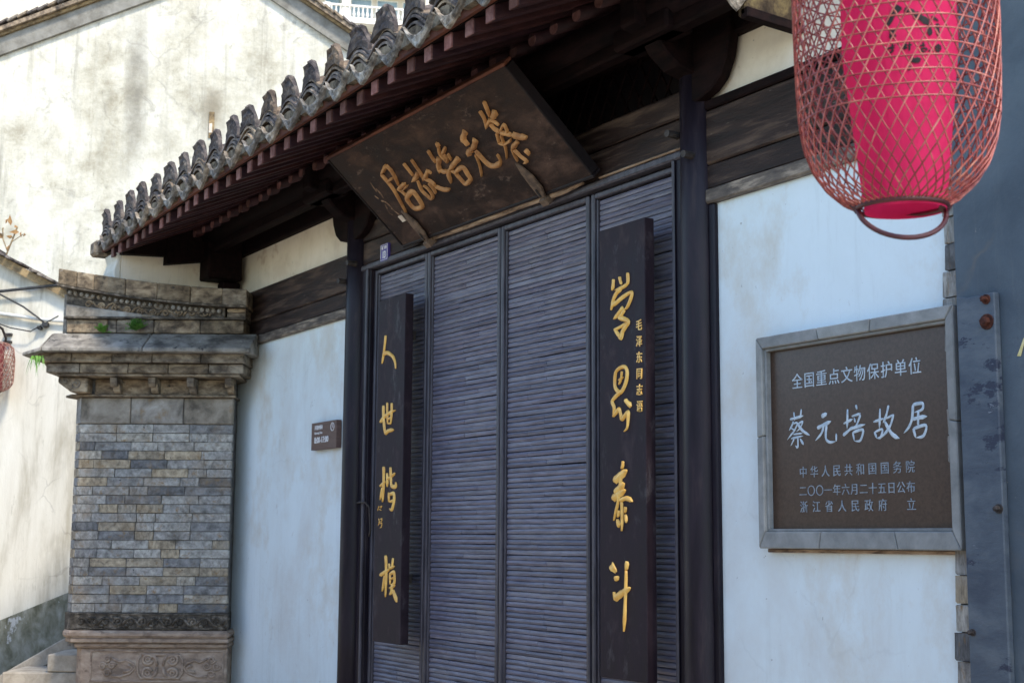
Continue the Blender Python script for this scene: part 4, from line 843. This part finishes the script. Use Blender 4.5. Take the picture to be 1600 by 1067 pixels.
pb().prism([(-3.325, 10.83), (-3.245, 10.705), (-2.082, 10.705), (-2.10, 11.1), (-3.325, 11.1)], .835, .866, 'z').build('base_moulding', 'pink_stone', pier, bev=.006)
pb().prism([(-3.285, 10.85), (-3.215, 10.735), (-2.092, 10.735), (-2.10, 11.1), (-3.285, 11.1)], .795, .833, 'z').build('base_moulding', 'pink_stone', pier, bev=.012)
pb().prism([(-3.245, 10.87), (-3.18, 10.765), (-2.098, 10.765), (-2.12, 11.1), (-3.245, 11.1)], .0, .793, 'z').build('base_block', 'pink_stone', pier, bev=.006)
fp = pb()
for a, b, c, d in ((-3.11, -2.12, .765, .778), (-3.11, -2.12, .545, .557), (-3.11, -3.098, .557, .765), (-2.132, -2.12, .557, .765)): fp.box(a, b, 10.755, 10.77, c, d)
fp.box(-3.17, -2.1, 10.752, 10.77, .49, .53)
pf = fp.build('panel_frame', 'pink_stone', pier, bev=.003)
sc = pb(); T_ = lambda P_, r_=.009: sc.tube([(a, 10.760, c) for a, c in P_], r_ * 1.35, 6)
cxm, czm = -2.59, .661
for sx_ in (-1, 1):
    for sz_ in (-1, 1):
        T_([(cxm + sx_ * (.022 + .0), czm + sz_ * .006), (cxm + sx_ * .03, czm + sz_ * .05), (cxm + sx_ * .055, czm + sz_ * .082)])
        T_([(cxm + sx_ * (.092 + .036 * math.cos(a)), czm + sz_ * (.048 + .034 * math.sin(a))) for a in [math.pi * (-.9 + 1.75 * i / 12) for i in range(13)]])
        T_([(cxm + sx_ * (.092 + .016 * math.cos(a)), czm + sz_ * (.048 + .015 * math.sin(a))) for a in [math.pi * 2 * i / 9 for i in range(10)]], .007)
T_([(cxm - .14, czm + .085), (cxm + .14, czm + .085), (cxm + .165, czm + .05), (cxm + .165, czm - .05), (cxm + .14, czm - .085), (cxm - .14, czm - .085), (cxm - .165, czm - .05), (cxm - .165, czm + .05), (cxm - .14, czm + .085)], .007)
for c0, d in ((-2.98, 1), (-2.21, -1)):
    for (ox, oz) in ((0, .05), (-.035 * d, .0), (0, -.05), (.035 * d, .005)):
        T_(scroll(c0 + ox, czm + oz, .030, 1.5, 0, d), .0065)
    T_([(c0 + d * .03, czm + .06), (c0 + d * .09, czm + .03), (c0 + d * .13, czm + .045), (c0 + d * .19, czm + .02), (c0 + d * .205, czm - .01), (c0 + d * .17, czm - .05), (c0 + d * .10, czm - .075), (c0 + d * .03, czm - .07)], .007)
    T_([(c0 + d * .15, czm + .01), (c0 + d * .185, czm - .01), (c0 + d * .16, czm - .035), (c0 + d * .12, czm - .04)], .010)
sc.build('scroll_carving', 'pink_stone', pf, smooth=True)

# ferns rooted in the cornice
def clump(lab, x, d, z, n, rad, hgt, seed, lsz):
    t = thing('fern', lab, 'plant', site(x, d) + Vector((0, 0, z)), (0, 0, AX), group='ferns rooted in the pier cornice'); rnd = random.Random(seed); m = MB(); st = MB()
    for k in range(n):
        a = rnd.uniform(-math.pi, .0); e = rnd.uniform(.15, 1.35); L_ = rnd.uniform(.6, 1); dv = Vector((math.cos(a) * math.cos(e) * rad, math.sin(a) * math.cos(e) * rad, math.sin(e) * hgt)) * L_
        pts = [dv * (i / 5) + Vector((0, 0, -.25 * hgt * (i / 5) ** 2)) for i in range(6)]; st.tube(pts, .0014, 4)
        sd = dv.cross(Vector((0, 0, 1))).normalized(); up = sd.cross(dv).normalized()
        for i in range(1, 6):
            for sg in (-1, 1):
                q = sd * sg * math.cos(.5) + up * rnd.uniform(-.3, .6) + dv.normalized() * .6; q.normalize(); ls = lsz * rnd.uniform(.7, 1.2) * (1.15 - i * .13)
                wv = dv.normalized() * ls * .26
                m.add([pts[i], pts[i] + q * ls * .5 + wv, pts[i] + q * ls, pts[i] + q * ls * .5 - wv], [(0, 1, 2, 3)])
    m.build('fronds', 'fern', t); st.build('stems', 'fern', t)
clump('larger bright green fern growing above the sloping ledge of the pier', -2.82, 10.56, 3.14, 30, .12, .13, 1, .040)
clump('small green fern left of the larger one above the sloping ledge', -3.07, 10.56, 3.12, 22, .09, .10, 2, .034)
hf = thing('hanging_fern', 'arching green grass-like fern at the left underside corner of the pier cornice', 'plant', site(-3.49, 10.38) + Vector((0, 0, 2.92)), (0, 0, AX), group='ferns rooted in the pier cornice')
m = MB(); rnd = random.Random(9)
for k in range(30):
    a = rnd.uniform(-2.9, -.3); L_ = rnd.uniform(.08, .20); ox = rnd.uniform(-.04, .06); W_ = rnd.uniform(.004, .0075); side_ = Vector((-math.sin(a), math.cos(a), 0))
    P_ = []
    for i in range(7):
        t_ = i / 6; P_.append(Vector((ox + math.cos(a) * L_ * .45 * t_, math.sin(a) * L_ * .35 * t_, L_ * (.25 * t_ - 1.1 * t_ * t_))))
    vs = []
    for i, p_ in enumerate(P_): w_ = W_ * (1 - (i / 6) ** 2 * .95); vs += [p_ - side_ * w_, p_ + side_ * w_]
    m.add(vs, [(2 * i, 2 * i + 1, 2 * i + 3, 2 * i + 2) for i in range(6)])
m.build('fronds', 'fern', hf)

# ================================================================== LOW WHITE WALL behind the pier
LD = 13.0
lw = thing('white_wall', 'lower white plastered wall with curved thin tile coping and mossy sloping plinth', 'wall', site(-4.4, LD), (0, 0, AX))
def lb(): return MB((4.4, -LD, 0))
cop = [(-6.4, 5.3), (-5.6, 4.72), (-5.1, 4.42), (-4.77, 4.215), (-4.60, 4.13), (-4.46, 4.055), (-4.30, 3.975), (-4.16, 3.90), (-4.0, 3.83), (-3.7, 3.72), (-3.2, 3.6)]
lb().prism([(-6.4, .3)] + [(-3.2, .3)] + [(a, b - .06) for a, b in cop[::-1]], 13.0, 13.3).build('wall', 'old_white', lw)
lb().strip([(a, b - .02) for a, b in cop], [(a, b - .10) for a, b in cop], 12.93, 13.35).build('coping_band', 'ochre', lw)
tm = MB().box(0, .075, 0, .5, 0, .022).mesh('coping_tile', 'tile', bev=.004)
for i in range(len(cop) - 1):
    (a, b), (c, d) = cop[i], cop[i + 1]; n = max(1, int((c - a) / .07))
    for k in range(n):
        t_ = k / n
        link('coping_tile', tm, lw, (a + (c - a) * t_ + 4.4, 12.88 - LD, b + (d - b) * t_ - .018 + random.uniform(-.004, .004)), (0, random.uniform(.25, .45), 0), (1.15, 1, 1))
lb().prism([(-6.4, 0), (-3.2, 0), (-3.2, 1.43), (-3.97, 1.108), (-4.58, .854), (-6.4, .10)], 12.9, 12.998).build('plinth', 'moss_plinth', lw)
lb().tube([(-5.4, 12.96, 3.70), (-4.75, 12.96, 3.645), (-4.33, 12.96, 3.588), (-4.05, 12.96, 3.57)], .016, 8).build('conduit', 'pipe', lw)
for i, (pts, r_, lb_, lab) in enumerate((([(-5.4, 12.95, 3.835), (-4.75, 12.94, 3.842), (-4.19, 12.93, 3.905), (-4.0, 12.9, 3.95)], .014, 'w', 'thick black cable running along the low white wall below its coping'),
                             ([(-5.4, 12.9, 3.96), (-4.75, 12.9, 3.83), (-4.5, 12.92, 3.70), (-4.36, 12.93, 3.60), (-4.30, 12.94, 3.55)], .009, 'w', 'thin dark cable sagging down to the small junction clip on the low white wall'),
                             ([(-5.3, 12.9, 3.70), (-4.9, 12.9, 3.60), (-4.6, 12.9, 3.50), (-4.42, 12.92, 3.47), (-4.30, 12.94, 3.55), (-4.18, 12.95, 3.62)], .006, 'w', 'thin grey wire looping under the junction clip on the low white wall'))):
    o = MB((4.4, -LD, 0)).tube(pts, r_, 6).build('cable', 'cable', None, smooth=True); o.location = lw.location; o.rotation_euler = (0, 0, AX)
    tag(o, lab, 'cable', 'cables on the low white wall')
jb = thing('junction_clip', 'small black cable clip where the wires meet on the low white wall', 'cable clip', site(-4.30, 12.95) + Vector((0, 0, 3.54)), (0, 0, AX))
MB().box(-.025, .025, -.02, .05, -.02, .02).build('clip', 'cable', jb, bev=.004)
MB().box(-.07, -.035, -.015, .05, -.045, -.015).build('clip', 'cable', jb, bev=.004)
tw = thing('dry_twig', 'dry twig with a few brown leaves rising behind the tile coping at the left edge', 'plant', site(-4.82, 13.25) + Vector((0, 0, 4.15)), (0, 0, AX))
m = MB(); m.tube([(0, 0, -.1), (.02, 0, .1), (.07, 0, .25), (.11, 0, .37)], .008, 5); m.tube([(.03, 0, .13), (-.02, 0, .25), (-.03, 0, .36)], .006, 5); m.tube([(.06, 0, .22), (.14, .0, .28), (.17, 0, .30)], .004, 5)
m.build('branch', 'ochre', tw)
lm = MB().add([(0, 0, 0), (.022, .01, .03), (0, .012, .085), (-.022, .01, .03)], [(0, 1, 2, 3)]).mesh('leaf', 'dry_leaf'); rnd = random.Random(4)
for (x, z) in ((.11, .36), (.17, .29), (.07, .27), (-.03, .35), (-.02, .26), (.0, .40), (.13, .32), (.03, .15), (.15, .27), (-.06, .30), (.05, .38)):
    link('leaf', lm, tw, (x, rnd.uniform(-.02, .02), z), (rnd.uniform(-1, 1), rnd.uniform(-2, 2), rnd.uniform(0, 3)), (rnd.uniform(.8, 1.3),) * 3)

# ================================================================== BIG GABLE behind
GD = 16.0
gbl = thing('gable_house', 'tall white gable wall streaked with grey stains under a grey verge', 'building', site(-5.0, GD), (0, 0, AX))
def wb(): return MB((5.0, -GD, 0))
lo = [(-9.5, 5.78), (-6.0, 7.16), (-4.16, 7.885), (-3.34, 8.205), (-2.853, 7.869), (-2.104, 7.357), (.6, 5.51)]
wb().prism([(-9.5, 0), (.6, 0)] + lo[::-1], 16.0, 16.35).build('wall', 'gable', gbl)
wb().box(-9.5, -9.2, 16.352, 22, 0, 5.7).build('side_wall', 'old_white', gbl); wb().box(.3, .6, 16.352, 22, 0, 5.45).build('side_wall', 'old_white', gbl)
def shift(dz): return [(a, b + dz) for a, b in lo]
wb().strip(shift(.205), shift(-.01), 15.95, 16.3).build('verge_band', 'coping_grey', gbl)
wb().strip(shift(.245), shift(.207), 15.91, 16.3).build('verge_lip', 'ochre', gbl)
wb().strip(shift(.30), shift(.247), 15.86, 22).build('roof', 'tile', gbl)
tv = MB().box(0, .15, 0, .6, 0, .03).mesh('verge_tile', 'tile', bev=.006)
for i in range(len(lo) - 1):
    (a, b), (c, d) = lo[i], lo[i + 1]; n = int(math.hypot(c - a, d - b) / .12); ang = math.atan2(d - b, c - a)
    for k in range(n):
        t_ = k / n; link('verge_tile', tv, gbl, (a + (c - a) * t_ + 5.0, 15.84 - GD, b + (d - b) * t_ + .315), (0, -ang + (.14 if d < b else -.14), 0))
sl_ = wb().box(-3.53, -3.47, 15.985, 16.0, 6.19, 6.50).build('wall_slot', 'ochre', gbl)
wb().box(-3.525, -3.49, 15.978, 15.984, 6.25, 6.36).build('slot_wedge', 'cream', sl_)

# ================================================================== FAR LANTERN on the low wall
def lantern(t, RR, prof, zt, NS, hoops, strand_r, sm='strand', seg=34):
    """woven basket with diagonal strands both ways, hoops and a paper shade inside"""
    L_ = [0]
    for (r0, z0_), (r1, z1_) in zip(prof[:-1], prof[1:]): L_.append(L_[-1] + math.hypot(r1 - r0, z1_ - z0_))
    def at(s):
        for i in range(len(prof) - 1):
            if s <= L_[i + 1] + 1e-9:
                f = (s - L_[i]) / max(1e-9, L_[i + 1] - L_[i]); return prof[i][0] + (prof[i + 1][0] - prof[i][0]) * f, prof[i][1] + (prof[i + 1][1] - prof[i][1]) * f
        return prof[-1]
    for d in (-1, 1):
        pts = []; th = 0; n = seg; ds = L_[-1] / n
        for i in range(n + 1):
            r_, z_ = at(i * ds); rr_ = r_ + d * strand_r * .8; pts.append((rr_ * math.cos(th), rr_ * math.sin(th), z_)); th += d * ds / 1.85 / max(r_, RR * .80)
        me = MB().tube(pts, strand_r, 4, cap=False).mesh('bamboo_strand', sm, smooth=True)
        for k in range(NS):
            link('bamboo_strand', me, t, (0, 0, 0), (0, 0, 2 * math.pi * k / NS + random.uniform(-.012, .012)))
    if hoops == 'weave':   # hoops pass midway between the crossings of the diagonals
        hoops = []; th = 0; q = 0; n_ = 2000
        for i in range(n_):
            r_, z_ = at(L_[-1] * i / n_); th += L_[-1] / n_ / 1.85 / max(r_, RR * .80)
            if th * NS / math.pi > q + .5:
                q += 1
                if .165 < z_ < .70: hoops.append(z_)
    for z_ in hoops:
        s = 0
        r_ = max(at(L_[-1] * i / 200)[0] for i in range(201) if abs(at(L_[-1] * i / 200)[1] - z_) < .02)
        MB().tube([(r_ * math.cos(a * math.pi / 24), r_ * math.sin(a * math.pi / 24), z_ + .0015 * math.sin(a * .7)) for a in range(48)], strand_r * 1.05, 4, closed=True).build('bamboo_hoop', sm, t, smooth=True)
fl = thing('lantern', 'small faded red woven lantern hanging from a black wall bracket at the far left', 'lantern', site(-4.70, 12.78) + Vector((0, 0, 2.9)), (0, 0, AX), 'woven lanterns along the lane')
lantern(fl, .19, [(.09, .0), (.15, .03), (.185, .08), (.19, .2), (.19, .3), (.175, .40), (.13, .44), (.08, .45)], .45, 26, [.12 + .04 * i for i in range(6)], .0026, 'strand_faded', 20)
MB().lathe([(.12, .01), (.125, .43)], (-.03, 0), 20).build('shade', 'red_paper', fl, smooth=True)
for i, (x, z) in enumerate(((.0, .33), (.0, .255), (.0, .18), (.0, .105))):
    m = MB(); rnd = random.Random(i)
    for k in range(4): a = rnd.uniform(-.03, .02); b = rnd.uniform(-.02, .02); m.tube([(a - .02, -.135, z + b), (a + .02, -.134, z + b + .006)], .005, 4); 
    m.tube([(0, -.135, z - .028), (-.004, -.135, z + .028)], .005, 4); m.build('painted_character', 'black_stroke', fl)
MB().lathe([(.088, -.006), (.096, .0), (.088, .008)], n=20).build('rim', 'strand_dark', fl, smooth=True)
wbk = thing('lantern_bracket', 'curved black iron bracket on the low white wall holding the far lantern', 'bracket', site(-4.70, 12.99) + Vector((0, 0, 3.35)), (0, 0, AX))
MB().tube([(.03, 0, .0), (.05, -.05, .06), (.05, -.15, .13), (.0, -.21, .17), (-.02, -.21, .14), (.0, -.21, .08), (0, -.21, .0)], .012, 6).build('arm', 'iron', wbk, smooth=True)
MB().box(.02, .09, -.03, .01, .02, .04).build('wall_plate', 'iron', wbk); MB().box(.02, .09, -.03, .01, .09, .11).build('wall_plate', 'iron', wbk)

# ================================================================== STEPS
st = thing('stone_steps', 'pale stone steps with a sloping side stone climbing behind the pier', 'steps', site(-4.0, 11.6), (0, 0, AX))
def sb(): return MB((4.0, -11.6, 0))
sb().prism([(-4.6, .10), (-4.05, .405), (-3.3, .81), (-3.3, .905), (-3.60, .79), (-4.09, .50), (-4.6, .20)], 11.62, 11.90).build('side_stone', 'step', st, bev=.008)
sb().prism([(-4.3, 0), (-3.2, 0), (-3.2, .86), (-4.05, .40), (-4.3, .26)], 11.66, 12.4).build('side_infill', 'moss_plinth', st)
for k, (x0, z1) in enumerate(((-4.12, .455), (-3.86, .585), (-3.52, .72))):
    sb().box(x0, -2.9, 11.05, 11.615, z1 - .13, z1).build('step', 'step', st, bev=.008)
    sb().box(x0 + .03, -2.9, 11.07, 11.6, 0, z1 - .132).build('riser_stone', 'moss_plinth', st)

# ================================================================== FAR APARTMENT BLOCK
ap = thing('apartment_block', 'distant cream apartment block with balconies above the gable roofs', 'building', site(-24, 100), (0, 0, AX + R(12)))
def ab(): return MB()
ab().box(-26, 26, .0, 14, 0, 50).build('wall', 'apt_wall', ap)
for fz in (33.3, 36.3, 39.35, 42.4, 45.4):
    ab().box(-26.2, 26.2, -1.8, 0, fz, fz + .42).build('balcony_slab', 'apt_white', ap)
for fz in (36.72, 39.77):
    pmx = MB().box(0, 1.45, 0, .06, 0, 1.7).mesh('pane', 'pane'); fmx = MB().box(-.08, 1.53, .04, .12, -.08, 1.78).mesh('window', 'apt_white')
    for k in range(26):
        x = -25 + k * 1.95
        wi = link('window', fmx, ap, (x, -.12, fz + .35)); link('pane', pmx, wi, (0, .02, 0))
    for k in range(9):
        ab().box(-26 + k * 6.2, -25.4 + k * 6.2, -1.7, 0, fz + .002, fz + 2.62).build('pier', 'apt_wall' if k % 2 else 'apt_white', ap)
    # white balustrade to the right, glazed railings to the left
    ab().box(5.5, 26, -1.8, -1.6, fz + .82, fz + .95).build('balustrade_rail', 'apt_white', ap)
    bq = MB().lathe([(.05, 0), (.10, .12), (.12, .25), (.06, .5), (.05, .65), (.09, .82)], n=8).mesh('baluster', 'apt_white')
    for k in range(60):
        link('baluster', bq, ap, (5.8 + k * .33, -1.7, fz + .01), None, (1, 1, .98))
    for k in range(5):
        ab().box(5.5 + 4.4 * k, 5.9 + 4.4 * k, -1.85, -1.55, fz + .003, fz + 1.0).build('balustrade_post', 'apt_white', ap)
    for k in range(7):
        ab().box(-20 + k * 3.3, -16.85 + k * 3.3, -1.75, -1.7, fz + .08, fz + .88).build('glass_panel', 'glass_rail', ap)
ab().box(-12.8, -6.2, -1.85, -.2, 36.9, 39.3).build('bay', 'apt_wall', ap)
# plain opposite side of the lane, seen only in reflections and from other sides
ow = thing('lane_wall', 'plain pale wall along the opposite side of the lane behind the camera', 'wall', (-6, -6.5, 0))
MB().box(-12, 10, -.3, 0, 0, 3.2).build('wall', 'plaster_bounce', ow); MB().box(-12, 10, -.4, .12, 3.2, 3.3).build('coping', 'tile', ow)

# ================================================================== NEAR LANTERN
nl = thing('lantern', 'large red woven bamboo lantern with pink shade hanging at the upper right', 'lantern', site(.783, 2.8) + Vector((0, 0, 2.268)), (R(1.2), R(-.6), AX), 'woven lanterns along the lane')
KR = .972
prof = [(.088, 0), (.118, .014), (.150, .042), (.176, .080), (.193, .125), (.202, .175), (.2055, .24), (.208, .34), (.209, .46), (.208, .60), (.200, .68), (.175, .75), (.135, .79), (.09, .81)]
prof = [prof[0]] + [(r_ * KR, z_) for r_, z_ in prof[1:]]
lantern(nl, .208 * KR, prof, .81, 44, 'weave', .0017, 'strand', 60)
# rim ring and the hanging hoop handle
rg = MB(); rg.tube([(.089 * math.cos(a * math.pi / 20), .089 * math.sin(a * math.pi / 20), 0) for a in range(40)], .0055, 8, closed=True); rg.build('rim_ring', 'strand_dark', nl, smooth=True)
hd = MB(); hd.tube([(.089 * math.cos(math.pi + math.pi * i / 20), -.045 * math.sin(math.pi * i / 20), -.004 - .066 * math.sin(math.pi * i / 20)) for i in range(21)], .0052, 8); hd.build('hoop_handle', 'strand_dark', nl, smooth=True)
MB().tube([(.085, .0, -.004), (.098, .01, .012)], .011, 8).build('binding', 'strand_dark', nl); MB().tube([(-.085, .0, -.004), (-.095, .01, .010)], .009, 8).build('binding', 'strand_dark', nl)
shp = [(.080 + .035 * min(1, i / 5), -.008 + .79 * i / 12) for i in range(13)]
sh = MB().lathe(shp, (.008, .0), 48).build('shade', 'pink_paper', nl, smooth=True)
def onshade(u, v, h): # u: metres sideways at the shade front, v: height
    rr_ = .080 + .035 * min(1, (v + .008) / .3292) + .0012 + h; a = u / .105
    return (.008 + rr_ * math.sin(a), -rr_ * math.cos(a), v)
ms = MB()
MK = [(.010, [(437, 90), (437, 118)]), (.008, [(412, 190), (370, 235), (325, 300), (292, 370), (278, 412)]), (.007, [(330, 455), (328, 520), (338, 562)]), (.006, [(455, 238), (520, 252), (560, 285)]),
      (.009, [(555, 290), (610, 325), (665, 365), (700, 410)]), (.006, [(700, 410), (714, 470), (708, 540)]), (.004, [(740, 308), (825, 355)]), (.005, [(812, 380), (808, 460), (825, 552)]), (.007, [(495, 800), (550, 822), (615, 800)]), (.006, [(475, 905), (510, 912)])]
CH = [[(245, 682), (355, 635)], [(325, 612), (318, 720)], [(285, 722), (340, 690)], [(280, 660), (350, 668)], [(430, 640), (426, 695)], [(455, 618), (450, 700)], [(430, 655), (480, 640)], [(430, 680), (478, 672)], [(496, 615), (494, 716)], [(480, 655), (522, 640)],
      [(602, 655), (668, 645)], [(640, 612), (640, 670)], [(622, 682), (682, 680)], [(682, 680), (668, 716)], [(624, 682), (628, 716), (668, 716)], [(790, 640), (848, 630)], [(848, 630), (850, 690)], [(790, 640), (792, 695), (850, 690)], [(818, 615), (820, 735)], [(795, 665), (850, 660)], [(700, 700), (725, 712)]]
def mk(x, y): return ((x - 560) / 7.11 * 2.69 / 2222 * 1.02, (2.68 - 2.268) - (y / 7.11) * 2.69 / 2222 * 1.02)
for wd, pts in MK: brush(ms, [mk(*p) for p in pts], wd * 1.7, .0004, onshade)
for pts in CH: brush(ms, [mk(*p) for p in pts], .0042, .0004, onshade)
ms.build('painted_mark', 'black_stroke', nl)
MB().tube([(0, 0, .80), (0, 0, 1.93)], .004, 6).build('cord', 'cable', nl)
MB().tube([(-.09, 0, .81), (0, 0, .86), (.09, 0, .81)], .006, 6).build('top_hoop', 'strand_dark', nl)
p = site(.783, 2.8)
hw = MB().tube([(p.x, -1.0, 4.22), (p.x, p.y, 4.19), (p.x, -6.5, 4.1)], .006, 6).build('lantern_wire', 'cable'); tag(hw, 'overhead wire across the lane carrying the near red lantern', 'cable')
wp = MB().box(p.x - .04, p.x + .04, -6.52, -6.44, 3.2, 4.2).build('wire_post', 'iron'); tag(wp, 'iron post on the opposite wall carrying the overhead wire', 'post')
wq = MB().box(p.x - .04, p.x + .04, -1.02, -.05, 4.16, 4.24).build('timber_outrigger', 'dark_wood'); tag(wq, 'wooden outrigger above the grey wall carrying the overhead wire', 'beam')
for o in [o for o in col.objects if o.type == 'MESH' and not o.parent and 'kind' not in o and 'label' not in o]: print('UNTAGGED', o.name)
